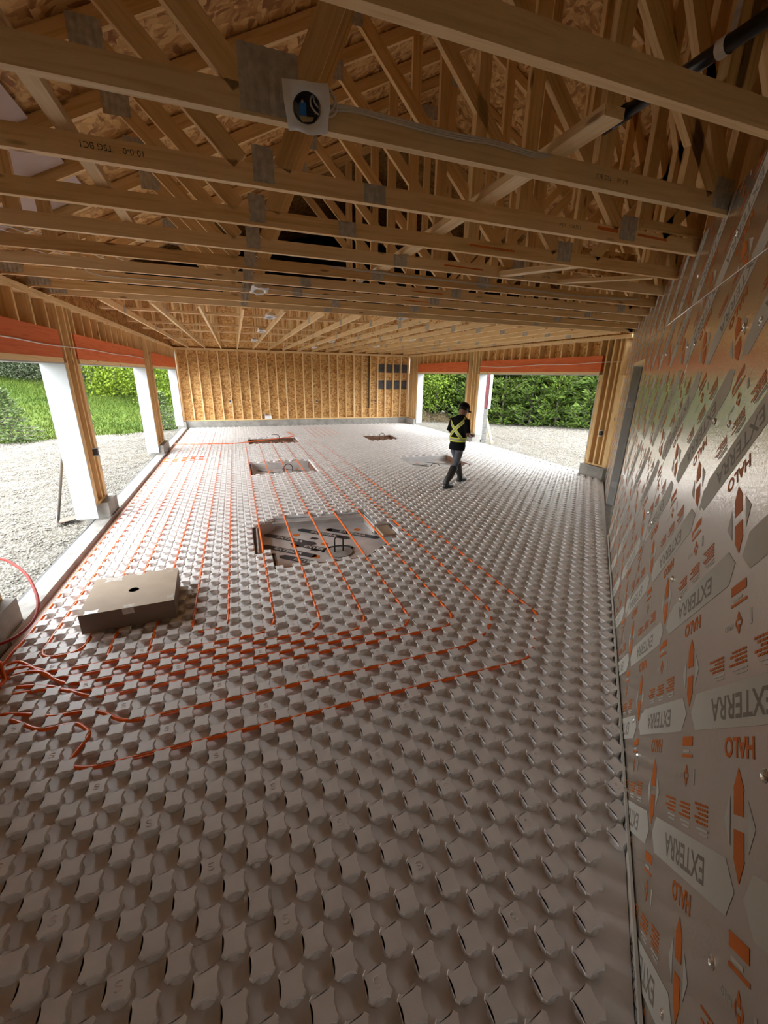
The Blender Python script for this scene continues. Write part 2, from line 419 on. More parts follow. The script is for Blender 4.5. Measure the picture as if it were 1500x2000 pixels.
def motif():
    """one repeat of the print, upright, origin at the middle of the H; list of (verts2d, faces, ink, layer)"""
    L = []
    def poly(p, ink, layer=1): L.append(([(float(a), float(b)) for a, b in p], [tuple(range(len(p)))], ink, layer))
    def rect(x, y, w_, h_, ink, layer=1): poly([(x-w_/2, y-h_/2), (x+w_/2, y-h_/2), (x+w_/2, y+h_/2), (x-w_/2, y+h_/2)], ink, layer)
    def text(T, x, y, ink, layer, sx=1.0): L.append(([(a*sx+x, b+y) for a, b, _ in T[0]], T[1], ink, layer))
    for s in (1, -1):
        poly([(-.031, s*.017), (.031, s*.017), (.031, s*.078), (.035, s*.078), (0, s*.132), (-.035, s*.078), (-.031, s*.078)][::s], 2)
    for s in (1, -1):
        poly([(s*.056, .060), (s*.098, 0), (s*.056, -.060)][::-s], 0)
    # banner, above and between two neighbours
    hw = .8*.64*math.sqrt(2)/2
    P2 = .64*math.sqrt(2)
    for c in (P2/2,):
        poly([(c-.37, .092), (c+.37, .092), (c+.425, .155), (c+.37, .218), (c-.37, .218), (c-.425, .155)], 0)
        text(EXT, c, .155, 1, 2, 1.05)
    text(HAL, 0, -.185, 2, 1, 1.0)
    # small print around the place where the next row's H sits
    c = P2/2
    rect(c, -.20, .115, .032, 2); rect(c+.01, -.166, .07, .010, 0); rect(c, -.150, .12, .010, 2)
    for s in (1, -1): poly([(c-.010, -.085+s*.006), (c+.010, -.085+s*.006), (c+.010, -.085+s*.022), (c, -.085+s*.038), (c-.010, -.085+s*.022)][::s], 2)
    for s in (1, -1): poly([(c+s*.016, -.067), (c+s*.026, -.085), (c+s*.016, -.103)][::-s], 2)
    text(HAL2, c+.075, -.085, 0, 1); rect(c-.085, -.085, .014, .05, 0)
    for bx_, rows in ((P2/2-.17, 5), (P2/2, 4), (P2/2+.17, 4)):
        rect(bx_-.02, .068, .075, .006, 0); rect(bx_-.01, .056, .10, .006, 0)
        for k in range(rows):
            wd = .10+.02*math.sin(k*2.3+bx_*20); x0 = bx_-.055
            while x0 < bx_-.055+wd:
                ww = .012+.010*abs(math.sin(x0*311+k)); rect(x0+ww/2, .040-k*.0125, ww, .0075, 2); x0 += ww+.004
    return L
MOTIF = motif()
PX = (-1/math.sqrt(2), -1/math.sqrt(2)); PY = (1/math.sqrt(2), -1/math.sqrt(2))   # in (right, up) of the wall as seen
def print_mesh(u0, u1, z0, z1, du, dz, uc, zc):
    V, F, I = [], [], []
    P = .64
    for i in range(-8, 20):
        for j in range(-3, 8):
            mu, mz = 1.08+du+i*P, 1.13+dz+j*P
            if not (u0-.75 < mu < u1+.75 and z0-.75 < mz < z1+.75): continue
            for vs, fs, ink, lay in MOTIF:
                q = [(-(mu) + a*PX[0] + b*PY[0], mz + a*PX[1] + b*PY[1]) for a, b in vs]
                us = [-x for x, y in q]; zs = [y for x, y in q]
                if max(us) < u0 or min(us) > u1 or max(zs) < z0 or min(zs) > z1: continue
                n = len(V); V += [(x+uc, y-zc, .0004*lay) for x, y in q]; F += [tuple(k+n for k in f) for f in fs]; I += [ink]*len(fs)
    bm = bmesh.new(); me = mesh_np('print', V, F, [INKP, INKG, INKO], I); bm.from_mesh(me)
    for co, no in (((uc-u0, 0, 0), (1, 0, 0)), ((uc-u1, 0, 0), (-1, 0, 0)), ((0, z1-zc, 0), (0, 1, 0)), ((0, z0-zc, 0), (0, -1, 0))):
        bmesh.ops.bisect_plane(bm, geom=bm.verts[:]+bm.edges[:]+bm.faces[:], plane_co=co, plane_no=no, clear_outer=True)
    bm.to_mesh(me); bm.free(); return me
def wall_obj(name, me, u, z, off, parent):
    o = bpy.data.objects.new(name, me); m = WROT.copy(); m.translation = wp(u, z, off); o.matrix_world = m
    return link(o, parent)
for k, (a, b, z0, z1) in enumerate(pieces):
    g = .0009; uc, zc = (a+b)/2, (z0+z1)/2
    me = boxmesh(b-a-2*g, z1-z0-g, .05, FOIL, True)
    # boxmesh: x length, z width, y thickness -> turn so that local z is up on the wall
    o = bpy.data.objects.new('insulation_board', me)
    m = Matrix(((-WD.x, WN.x, 0, 0), (-WD.y, WN.y, 0, 0), (0, 0, 1, 0), (0, 0, 0, 1))); tilt = random.uniform(-.0015, .0015)
    m.translation = wp(uc, zc, -.025+tilt); o.matrix_world = m; link(o, WDIA)
    if b > -.5:
        sh = (0, 0) if z1 < 2.72 else (.25, .33)
        if a >= 2.1 and z1 < 2.72: sh = (.03*(k % 3), -.02*(k % 2))
        pm = print_mesh(a+g, b-g, z0, z1-g, sh[0], sh[1], uc, zc)
        if len(pm.polygons): wall_obj('printed_pattern', pm, uc, zc, tilt+.0004, o)
V, F = tube_arrays([wp(-.2, 2.704, .001), wp(UC-.03, 2.704, .001)], .0045, 6)
obj('seam_edge', mesh_np('seam_edge', V, F, FOIL, smooth=True), WDIA)
# fixing screws with foil washers
sc_me = None
for u, z in ((.96, .77), (1.06, 1.32), (2.31, 2.43), (2.10, 2.43), (2.37, 2.04), (2.13, 2.05), (2.36, 1.24), (2.11, 1.25), (3.3, 2.05), (3.55, 2.05), (3.3, 1.25),
             (3.55, 1.25), (4.55, 2.43), (4.75, 2.43), (3.32, 2.43), (3.55, 2.43), (4.55, 1.25), (4.75, 1.25), (2.1, 2.9), (2.9, 2.92), (3.8, 2.9), (2.36, .3), (2.1, .3), (1.06, .28)):
    if sc_me is None:
        V, F = [], []
        for r, zz in ((.017, 0), (.013, .004), (.007, .0005), (.003, .004)):
            for q in range(10): V.append((r*math.cos(q*.6283), r*math.sin(q*.6283), zz))
        for i in range(3):
            for q in range(10): F.append((i*10+q, i*10+(q+1) % 10, (i+1)*10+(q+1) % 10, (i+1)*10+q))
        F.append(tuple(30+q for q in range(10)))
        sc_me = mesh_np('screw_washer', V, F, plain('shiny_washer', (.7, .68, .65), .22, .9))
    wall_obj('screw_washer', sc_me, u, z, .001, WDIA)
# base strip in front of the boards, with its print
def ustrip(nm, u0, u1, z0, z1, o0, o1, mat, par):
    c = (wp(u0, (z0+z1)/2, (o0+o1)/2), wp(u1, (z0+z1)/2, (o0+o1)/2))
    return board(nm, c[0], c[1], z1-z0, o1-o0, mat, par)
st = empty('trim_1', wp(3, 0), kind='structure')
a = -1.5
while a < D0-.1:
    b = min(a+1.8, D0-.02); s_ = ustrip('edge_strip', a, b-.006, -.03, .055, .006, .018, INKP, st)
    V, F = [], []
    for c in np.arange(a+.35, b-.2, .62):
        T = text_arrays('EXTERRA', .07) if False else EXT
        n = len(V); V += [(-(x*.7)-0, -(y*.62), .0) for x, y, _ in T[0]]
        V[n:] = [(x-c+(a+b)/2, y, z) for x, y, z in V[n:]]
        F += [tuple(k+n for k in f) for f in T[1]]
    if V: wall_obj('printed_letters', mesh_np('letters', V, F, INKK), (a+b)/2, .012, .0184, s_)
    a = b
# framing behind and above the boards
zr = ZT+.09
for k in range(0, 33):
    u = -3.6+k*.42
    if u > UC-.2: break
    p = wp(u, 0, -.12)
    ztop = min(zroof(p.x), 6) - .02
    if ztop > 3.3: board('stud', (p.x, p.y, 3.0), (p.x, p.y, ztop), .14, .038, WOOD, WDIA, up=WN)
    if k % 2 == 0 and u < 4: board('stud', (p.x+WD.x*.045, p.y+WD.y*.045, 3.0), (p.x+WD.x*.045, p.y+WD.y*.045, ztop), .14, .038, WOODL, WDIA, up=WN)
ustrip('top_plate', -3.9, UC, 3.19, 3.23, -.19, -.05, WOOD, WDIA)
LRP = ((XL, 0, 3.17), (-SL, 0, 1)); RRP = ((2*RX-XL, 0, 3.17), (SL, 0, 1))
u = -3.9
while u < UC:
    b = min(u+1.216, UC)
    for z0, z1 in ((0, 2.44), (2.444, 4.0), (4.004, 5.6)):
        if z0 < 2.4 and b > D0 and u < D1:
            for aa, bb, q0, q1 in ((u, min(b, D0), z0, z1), (max(u, D1), b, z0, z1)):
                if bb-aa > .03: clip_panel('osb_panel', [wp(aa, q0, -.20), wp(bb, q0, -.20), wp(bb, q1, -.20), wp(aa, q1, -.20)], WN, .011, OSB, WDIA)
            continue
        clip_panel('osb_panel', [wp(u, z0, -.20), wp(b, z0, -.20), wp(b, z1, -.20), wp(u, z1, -.20)], WN, .011, OSB, WDIA, (LRP, RRP))
    u += 1.22
# doorway in the diagonal wall
DR = empty('door_1', wp((D0+D1)/2, 0), kind='structure')
ustrip('door_frame', D0, D0+.05, 0, DZ-.05, -.19, .0, WOOD, DR); ustrip('door_frame', D1-.05, D1, .02, DZ-.05, -.19, .002, GREYDOOR, DR)
ustrip('door_frame', D0, D1, DZ-.05, DZ, -.19, .002, WOODL, DR)
ustrip('door_stop', D1-.075, D1-.05, .02, DZ-.05, -.12, -.10, GREYDOOR, DR)
ustrip('door_sill', D0-.02, D1+.02, -.12, -.004, -.25, .03, CONC, DR)
mid = (D0+D1)/2
for a, b in ((D0+.055, mid-.004), (mid+.004, D1-.055)):
    dl = ustrip('door_leaf', a, b, .02, DZ-.06, -.175, -.13, GREYDOOR, DR)
ustrip('strike_plate', D1-.052, D1-.046, 1.75, 1.85, -.12, -.02, STEEL, DR); ustrip('strike_plate', D1-.052, D1-.046, .35, .45, -.12, -.02, STEEL, DR)
# ------------------------------------------------------------------ floor: black sheet, moulded foam panels, footing pits
P = .1016; OX, OY = -.004, .015; NH = .048
def arc_poly(x0, x1, y0, y1): return [(x0, y0), (x1, y0), (x1, y1), (x0, y1)]
PITS = [
 dict(poly=[(.30, 4.58), (1.41, 4.58), (1.74, 4.86), (2.08, 5.17), (2.10, 5.66), (1.86, 5.66), (1.84, 6.20), (.40, 6.32), (.12, 6.02), (.10, 5.10), (.30, 5.02)], hook=(1.17, 5.15), depth=.17, foil=True),
 dict(poly=arc_poly(.22, 1.66, 9.45, 10.8), hook=(1.02, 9.75), depth=.17, foil=True),
 dict(poly=arc_poly(.30, 1.80, 13.8, 15.05), hook=(1.15, 14.2), depth=.08, foil=False),
 dict(poly=[(4.31, 13.6), (5.40, 13.75), (5.54, 14.95), (4.31, 14.95)], hook=(4.85, 13.95), depth=.08, foil=False),
 dict(poly=arc_poly(4.12, 5.70, 9.15, 10.62), hook=(4.75, 9.5), depth=.15, foil=True)]
def inpoly(x, y, poly):
    c = False; j = len(poly)-1
    for i in range(len(poly)):
        (xi, yi), (xj, yj) = poly[i], poly[j]
        if (yi > y) != (yj > y) and x < (xj-xi)*(y-yi)/(yj-yi)+xi: c = not c
        j = i
    return c
FL = empty('floor', (2.5, 8, 0), kind='structure')
bm = bmesh.new()
def ring(pts, z): 
    vs = [bm.verts.new((x-2.5, y-8, z)) for x, y in pts]
    return [bm.edges.new((vs[i], vs[(i+1) % len(vs)])) for i in range(len(vs))]
es = ring([(XL-.1, -2.9), (wallx(-2.9)+.12, -2.9), (wallx(YC-.1)+.12, YC-.1), (XR+.1, YC), (XR+.1, YB), (XL-.1, YB)], -.022)
for p in PITS: es += ring(p['poly'], -.022)
bmesh.ops.triangle_fill(bm, use_beauty=True, edges=es, normal=(0, 0, 1))
me = bpy.data.meshes.new('vapour_sheet'); bm.to_mesh(me); bm.free(); me.materials.append(BLACK)
o = obj('vapour_sheet', me, FL, (2.5, 8, 0))
# one nub: square with scalloped sides and clipped corners
def nub_ring(s):
    pts = []
    c, cw, sc = .0490*s, .0130, .0085*s
    base = [(-c+cw, c-.001)]
    for k in range(4):
        th = -k*math.pi/2; ct, sn = math.cos(th), math.sin(th)
        for t in (0, .17, .36, .64, .83, 1):
            x = -c+cw + (2*c-2*cw)*t; y = c - sc*math.sin(math.pi*t)**.8
            pts.append((x*ct-y*sn, x*sn+y*ct))
    return np.array(pts)[::-1]
_st = nub_ring(1.0); _rd = _st/np.hypot(_st[:, 0], _st[:, 1])[:, None]
RING = [(_rd*.0470, 0.0), (_rd*.0440, NH*.62), (nub_ring(.99), NH*.68), (nub_ring(1.0), NH*.74), (nub_ring(.985), NH*.95), (nub_ring(.94), NH)]
NR = len(RING[0][0])
NV = np.concatenate([np.c_[r, np.full(NR, z)] for r, z in RING])
q = np.arange(NR); qn = (q+1) % NR
NQ = np.concatenate([np.c_[i*NR+q, i*NR+qn, (i+1)*NR+qn, (i+1)*NR+q] for i in range(len(RING)-1)])
NT_ = np.concatenate([NQ[:, [0, 1, 2]], NQ[:, [0, 2, 3]], (len(RING)-1)*NR+np.c_[np.zeros(NR-2, int), np.arange(1, NR-1), np.arange(2, NR)]])
# raised S mark on some nubs
sp_ = [(.013*math.cos(t), .008+.0085*math.sin(t)) for t in np.linspace(.3, 4.3, 7)]
sp_ = [(x, y) for x, y in sp_] + [(-x, -y) for x, y in sp_[::-1]]
SV, SQ = [], []
for i, (x, y) in enumerate(sp_):
    a = np.array(sp_[max(i-1, 0)]); b = np.array(sp_[min(i+1, len(sp_)-1)]); d = b-a; d = d/np.hypot(*d); nn = np.array((-d[1], d[0]))*.0032
    SV += [(x+nn[0], y+nn[1], NH-.0003), (x, y, NH+.0022), (x-nn[0], y-nn[1], NH-.0003)]
for i in range(len(sp_)-1):
    for k in (0, 1): SQ += [(3*i+k, 3*i+k+1, 3*i+4+k), (3*i+k, 3*i+4+k, 3*i+3+k)]
SV = np.array(SV); SQ = np.array(SQ)
def panel_mesh(cells, quads, origin, smark):
    """cells: nub centres (world), quads: base rectangles (x0,x1,y0,y1)"""
    V, T, n = [], [], 0
    for x0, x1, y0, y1 in quads:
        if wallx(y0)-.03 < x1 and y0 < YC:       # cut this strip along the diagonal wall
            e0, e1 = wallx(y0)-.03, wallx(y1)-.03
            a0, a1 = max(x0, min(e0, x1)), max(x0, min(e1, x1))
            if a1 <= x0: continue
            pts = [(x0, y0), (a0, y0)] + ([(x1, y0+(x1-e0)/(e1-e0)*(y1-y0))] if e0 < x1 < e1 else []) + [(a1, y1), (x0, y1)]
            if e0 < x0: pts = [(x0, y0+(x0-e0)/(e1-e0)*(y1-y0))] + pts[2:]
            m = len(pts); g = np.array([(a, b, 0) for a, b in pts]+[(a, b, -.02) for a, b in pts]); g[:, :2] -= origin
            V.append(g); T.append(n+np.array([(0, k, k+1) for k in range(1, m-1)]+[t for k in range(m) for t in ((k, m+k, m+(k+1) % m), (k, m+(k+1) % m, (k+1) % m))])); n += 2*m
            continue
        g = np.array([(x0, y0, 0), (x1, y0, 0), (x1, y1, 0), (x0, y1, 0), (x0, y0, -.02), (x1, y0, -.02), (x1, y1, -.02), (x0, y1, -.02)], float); g[:, :2] -= origin
        V.append(g); T.append(n+np.array([(0, 1, 2), (0, 2, 3), (0, 4, 5), (0, 5, 1), (1, 5, 6), (1, 6, 2), (2, 6, 7), (2, 7, 3), (3, 7, 4), (3, 4, 0)])); n += 8
    for (x, y), m in zip(cells, smark):
        v = NV.copy(); v[:, 0] += x-origin[0]; v[:, 1] += y-origin[1]; V.append(v); T.append(NT_+n); n += len(v)
        if m: v = SV.copy(); v[:, 0] += x-origin[0]; v[:, 1] += y-origin[1]; V.append(v); T.append(SQ+n); n += len(v)
    me = tri_mesh('foam_panel', np.concatenate(V), np.concatenate(T), FOAM)
    return me
def free(x, y, pad):
    if x < XL+.15+pad or y > YB-.12-pad: return False
    if x > wallx(y)-.035-pad*1.45: return False
    if x > XR+.02-pad: return False
    return True
def pitfree(x, y, pad):
    for p in PITS:
        for dx in (-pad, 0, pad):
            for dy in (-pad, 0, pad):
                if inpoly(x+dx, y+dy, p['poly']): return False
    return True
full = None; CX, CY = 12, 24; npan = 0
for pi in range(-2, 7):
    off = 12*(pi % 2)
    for pj in range(-2, 9):
        i0, j0 = pi*CX, pj*CY+off
        # cell (i, j) is centred on the lattice point, panel covers cells i0..i0+11
        if (j0+CY)*P < -1.3: continue
        cells, sm, quads, allfree = [], [], [], True
        for j in range(j0, j0+CY):
            y = j*P+OY; run = None
            for i in range(i0, i0+CX):
                x = i*P+OX
                nubok = free(x, y, .022) and pitfree(x, y, .035)
                ok = x-P/2 < wallx(y+P/2)-.03 and x > XL+.085 and y < YB-.12 and x < XR+.02 and pitfree(x, y, .035)
                if x+P/2 > wallx(y-P/2)-.03 or not nubok or x < XL+.15: allfree = False
                if ok:
                    if nubok and (i+j) % 2: cells.append((x, y)); sm.append((i-3) % 6 == 0 and (j-14) % 6 == 0 or (i % 6 == 0 and (j-17) % 6 == 0))
                    if run is None: run = i
                else: allfree = False
                if run is not None and (not ok or i == i0+CX-1):
                    last = i if ok else i-1
                    quads.append(((run-.5)*P+OX, (last+.5)*P+OX, y-P/2, y+P/2)); run = None
        if not cells and not quads: continue
        if len(cells) < 3: 
            if not quads: continue
        org = (i0*P+OX, j0*P+OY)
        if allfree:
            g = .0007
            if full is None:
                full = panel_mesh(cells, [((i0-.5)*P+OX+g, (i0+CX-.5)*P+OX-g, (j0-.5)*P+OY+g, (j0+CY-.5)*P+OY-g)], org, sm)
            me = full
        else: me = panel_mesh(cells, quads, org, sm)
        o = obj('foam_panel', me, FL, (org[0], org[1], random.uniform(-.0015, .0015))); npan += 1
print('foam panels', npan)
# footing pits: silver lined, a printed board at the bottom
def small_print(pts_c, k, rot, sc=1.22):
    V, F, I = [], [], []; c, s = math.cos(rot), math.sin(rot)
    for (cx, cy) in pts_c:
        for vs, fs, ink in (([(-.34, -.05), (.34, -.05), (.39, 0), (.34, .05), (-.34, .05), (-.39, 0)], [(0, 1, 2, 3, 4, 5)], 0),
                            ([(a*.92, b*.8) for a, b, _ in EXT[0]], EXT[1], 1),
                            ([(-.03, .11), (.03, .11), (.05, .15), (.03, .19), (-.03, .19), (-.05, .15)], [(0, 1, 2, 3, 4, 5)], 2),
                            ([(.22, .12), (.30, .12), (.33, .15), (.30, .18), (.22, .18)], [(0, 1, 2, 3, 4)], 0)):
            n = len(V); zz = .002 if ink == 1 else .001
            V += [(cx+(x*c-y*s)*sc, cy+(x*s+y*c)*sc, zz) for x, y in vs]; F += [tuple(q+n for q in f) for f in fs]; I += [ink]*len(fs)
    return V, F, I
PL = ['pit lined with printed silver foil board, the largest one, crossed by five orange pipes', 'smaller foil-lined square pit with a bent rebar loop, behind the largest pit', 'brown-sided square pit in the white floor nearest the back wall, under a straight bent bar',
      'brown-sided pit towards the right of the back wall, with an arched bar', 'foil-lined pit beside the walking man']
for p, lab in zip(PITS, PL):
    pts = p['poly']; cx = sum(a for a, b in pts)/len(pts); cy = sum(b for a, b in pts)/len(pts); d = p['depth']
    R = empty('footing_pit', (cx, cy, -d), label=lab, cat='pit')
    n = len(pts); x0, x1 = min(a for a, b in pts), max(a for a, b in pts); y0, y1 = min(b for a, b in pts), max(b for a, b in pts)
    for i in range(n):
        (ax, ay), (bx_, by) = pts[i], pts[(i+1) % n]
        L = math.hypot(bx_-ax, by-ay)
        nx, ny = (by-ay)/L, -(bx_-ax)/L
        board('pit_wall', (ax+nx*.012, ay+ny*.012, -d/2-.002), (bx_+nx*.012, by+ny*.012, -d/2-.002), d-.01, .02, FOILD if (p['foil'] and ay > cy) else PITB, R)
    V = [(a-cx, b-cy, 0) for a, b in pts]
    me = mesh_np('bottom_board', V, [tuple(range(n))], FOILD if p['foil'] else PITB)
    bb = obj('bottom_board', me, R, (cx, cy, -d+.004))
    if p['foil']:
        sx = min(1, (x1-x0)/1.9)
        cs = [(-.55, .45), (-.02, .52), (.42, .40), (-.62, .02), (-.20, -.02), (.62, .0), (-.40, -.42), (.22, -.38), (.62, -.25)]
        cs = [(a, b) for a, b in cs if all(inpoly(cx+a+q*.32, cy+b-q*.27, pts) for q in (-1, 1))]
        psc = 1.22
        if p is not PITS[0]: cs = [(-.35, .35), (.30, .38), (.0, -.05), (-.38, -.30), (.38, -.28)]; psc = .95
        if cs:
            V, F, I = small_print(cs, 0, -.72, psc)
            obj('printed_lettering', mesh_np('pit_print', V, F, [INKK, INKP, INKO], I), bb, (cx, cy, -d+.006))
    hx, hy = p['hook']
    lathe('concrete_pier', [(.001, .0), (.20, .0), (.20, .012), (.001, .014)][::-1] if False else [(.20, 0), (.20, .012), (.19, .014), (.01, .014)], CONC, R, (hx, hy, -d+.006), 24)
    tubes('pier_rim', [[(hx+.23*math.cos(t), hy+.15*math.sin(t)+.03, -d+.016) for t in np.linspace(.3, 2.9, 14)]], .018, BLACK, R)
    # pale board strips round the rim of the biggest pit
    if p is PITS[0]:
        board('rim_board', (.42, 6.36, .012), (1.86, 6.25, .012), .02, .05, PVC, R); board('rim_board', (1.88, 6.22, .012), (1.90, 5.72, .012), .02, .05, PVC, R)
        board('rim_board', (2.13, 5.70, .012), (2.12, 5.20, .012), .02, .05, PVC, R)
        box('corner_block', (1.87, 5.25, -.06), (2.07, 5.63, -.02), CARD, R)
        board('foil_flap', (.35, 6.22, -.05), (1.78, 6.12, -.05), .09, .01, FOILD, R, up=(0, -.5, .7))
HK = ['arched dark rebar loop standing in the largest pit', 'dark rebar loop standing in the foil-lined pit behind the largest one', 'dark rebar bent over like a crook, in the pit nearest the back wall', 'arched rebar loop in the brown pit right of the back row', 'low rebar bar in the pit beside the walking man']
for k, (p, lab) in enumerate(zip(PITS, HK)):
    hx, hy = p['hook']; d = p['depth']; top = (.24, .30, .30, .26, .16)[k]; hw = (.06, .10, .10, .10, .1)[k]
    a = [(-hw, 0, 0), (-hw, 0, top*.75)] + [(-hw*math.cos(t), 0, top*.72+hw*math.sin(t)) for t in np.linspace(.35, math.pi-.35, 7)]
    a += [(hw, 0, top*.75), (hw, 0, 0)] if k != 2 else []
    if k == 2: a = [(hw, 0, 0), (hw, 0, top*.8), (hw*.7, 0, top), (-hw*1.2, 0, top+.03), (-hw*1.3, 0, top-.01)]
    if k == 4: a = [(-.1, 0, 0), (-.08, 0, .1), (.0, .02, .16), (.16, .06, .12), (.24, .09, .06)]
    o = tube('rebar_hook', [(hx+x, hy+y, -d+.02+z) for x, y, z in a], .011, REBAR, loc=(hx, hy, -d+.02)); tag(o, lab, 'rebar')
# ------------------------------------------------------------------ orange heating pipe loops
PR = .0135; ZP = PR+.018
def gx(i): return (i+.5)*P+OX
def gy(j): return (j+.5)*P+OY
def fillet(pts, r):
    out = []
    for i, p in enumerate(pts):
        p = Vector((p[0], p[1], p[2] if len(p) > 2 else ZP))
        if i in (0, len(pts)-1): out.append(p); continue
        a = Vector((*pts[i-1][:2], p.z)); b = Vector((*pts[i+1][:2], p.z))
        d1 = (a-p); d2 = (b-p); rr = min(r, d1.length*.48, d2.length*.48); d1.normalize(); d2.normalize()
        A, B = p+d1*rr, p+d2*rr
        for t in np.linspace(0, 1, 7): out.append(A*(1-t)**2+p*2*t*(1-t)+B*t*t)
    return out
def pipe(name, pts, label, group=None, r=.17, mat=PEX, rad=PR):
    o = tube(name, fillet(pts, r), rad, mat, None, 8, (pts[0][0], pts[0][1], 0)); return tag(o, label, 'pipe', group)
YE = 14.3
G = 'orange heating pipes clipped between the nubs'
man = (-2.0, 3.05)
pipe('heating_pipe', [(-1.97, 2.95, .12), (-1.78, 2.90, .02), (-1.50, 2.70), (-1.38, gy(25)), (-1.26, gy(25)), (-1.17, 2.60), (-1.06, 2.48), (-1.10, 2.36), (-1.13, gy(21)+.06), (-1.0, gy(21)), (gx(20), gy(21)), (gx(25), gy(26)), (gx(25), 8), (gx(24)+.05, 12.5), (gx(22), YE)], 'outermost orange pipe, closest to the camera, turning in a wide corner near the printed wall', G, .12)
pipe('heating_pipe', [(-1.97, 2.98, .12), (-1.78, 2.86, .02), (-1.55, gy(27)), (-1.34, gy(26)), (-1.19, gy(26)), (-1.05, 2.66), (-.88, gy(24)), (gx(17), gy(24)), (gx(21), gy(27)+.02), (gx(21), 8), (gx(20)+.02, YE)], 'second orange pipe in from the outermost corner bend', G, .25)
ends = [(17, 27, 'third', -1.05), (13, 28, 'fourth', -1.18), (9, 29, 'fifth', -1.28), (5, 30, 'sixth', -1.38), (1, 31, 'seventh', -1.46)]
for k, (i, j, wd, xe) in enumerate(ends):
    y0 = 3.03+.07*k
    pipe('heating_pipe', [(-1.97, 3.05+.03*k, .14), (-1.9, y0+.03, .02), (xe-.35, y0+.14*(k > 1)-.02, ZP+.004*k), (xe-.08, gy(j)), (xe+.2, gy(j)), (gx(i)-.12, gy(j)), (gx(i), gy(j)+.14), (gx(i), YE-.1*k)], wd+' orange pipe counted inwards from the outermost corner bend', G, .2)
pipe('heating_pipe', [(gx(-6), YE), (gx(-6), gy(33)), (gx(-3), gy(33)), (gx(-3), YE)], 'orange pipe making a narrow U turn just right of the cardboard box', G, .14)
pipe('heating_pipe', [(gx(-12), 17.2), (gx(-12), gy(31)), (gx(-9), gy(31)), (gx(-9), 17.2)], 'orange pipe with its U turn tucked under the front of the cardboard box', G, .14)
pipe('heating_pipe', [(gx(-17), 17.6), (gx(-17), gy(33)), (gx(-14)+.0, gy(33)), (gx(-14)+.0, 17.6)], 'orange pipe with its U turn left of the cardboard box', G, .14)
pipe('heating_pipe', [(-1.97, 3.15, .10), (-1.93, 3.38, .02), (gx(-19), 3.75), (gx(-19), 17.7)], 'orange pipe running along the concrete kerb of the left openings', G, .2)
pipe('heating_pipe', [(-1.95, 14.15, .055), (-.2, 13.85, .055), (.5, 14.22, .058), (1.9, 15.0, .06), (1.72, 16.3, .058)], 'loose orange pipe lying across the others near the back', G, .3)
for k in range(3):
    pipe('heating_pipe', [(-1.93, gy(112)+.203*k, .04), (-.9, gy(112)+.203*k, .04)], ('short orange cross pipe by the second left post, nearest of three', 'short orange cross pipe by the second left post, middle of three', 'short orange cross pipe by the second left post, farthest of three')[k], 'short orange cross pipes', .1)
for k in range(3):
    i = 25+4*k
    pipe('heating_pipe', [(gx(i), 14.6+.3*k), (gx(i), 17.6), (gx(i+2), 17.6), (gx(i+2), 14.6+.3*k)], ('faint orange pipe loop before the back wall, first from the left', 'faint orange pipe loop before the back wall, middle of three', 'faint orange pipe loop before the back wall, third from the left')[k], 'far pipe loops at the back wall', .14)
# pipe tails rising at the left edge, and the red hose beside the post
for k, (x, y, h) in enumerate(((-1.95, 3.02, .30), (-1.96, 2.9, .34), (-1.94, 3.16, .26))):
    pipe('heating_pipe', [(x+.10, y-.16, .02), (x+.16, y+.0, .06), (x+.14, y+.08, h*.7), (x, y+.10, h), (x-.02, y+.02, h+.2)], ['orange pipe tail rising at the left edge, the front one', 'orange pipe tail rising at the left edge, the tallest', 'orange pipe tail rising at the left edge, by the concrete pier'][k], None, .1)
o = tube('red_hose', smoothpath([(-2.9, 5.15, .32), (-2.49, 4.96, .33), (-2.32, 4.81, .32), (-2.10, 4.52, .30), (-1.87, 4.09, .26), (-1.79, 3.82, .22), (-1.78, 3.60, .22), (-1.82, 3.42, .24), (-1.95, 3.30, .27), (-2.2, 3.2, .3)]), .013, REDHOSE, None, 8, (-1.87, 4.09, .26))
tag(o, 'red hose bent in an arc in front of the nearest concrete pier', 'hose')
# ------------------------------------------------------------------ cardboard box lying on the nubs
BXL = (-1.095, 4.03, NH+.002)
B = empty('cardboard_box', BXL, label='flat brown cardboard box with a round hole in its lid, lying on the foam nubs', cat='box')
B.rotation_euler[2] = math.radians(3.5)
def bpart(name, me, loc=(0, 0, 0), par=None):
    o = bpy.data.objects.new(name, me); o.location = loc; COL.objects.link(o); o.parent = par or B; return o
L_, D_, Hh = .735, .70, .185
bm = bmesh.new()
seg = 24; outer = [(-L_/2, -D_/2), (L_/2, -D_/2), (L_/2, D_/2), (-L_/2, D_/2)]
ov = [bm.verts.new((x, y, Hh)) for x, y in outer]; iv = [bm.verts.new((.005+.044*math.cos(t*2*math.pi/seg), -.01+.044*math.sin(t*2*math.pi/seg), Hh)) for t in range(seg)]
ee = [bm.edges.new((ov[i], ov[(i+1) % 4])) for i in range(4)]+[bm.edges.new((iv[i], iv[(i+1) % seg])) for i in range(seg)]
bmesh.ops.triangle_fill(bm, edges=ee, use_beauty=True, normal=(0, 0, 1))
lv = [bm.verts.new(v.co-Vector((0, 0, .005))) for v in iv]
for i in range(seg): bm.faces.new((iv[i], lv[i], lv[(i+1) % seg], iv[(i+1) % seg]))
me = bpy.data.meshes.new('lid'); bm.to_mesh(me); bm.free(); me.materials.append(CARD); bpart('lid', me)
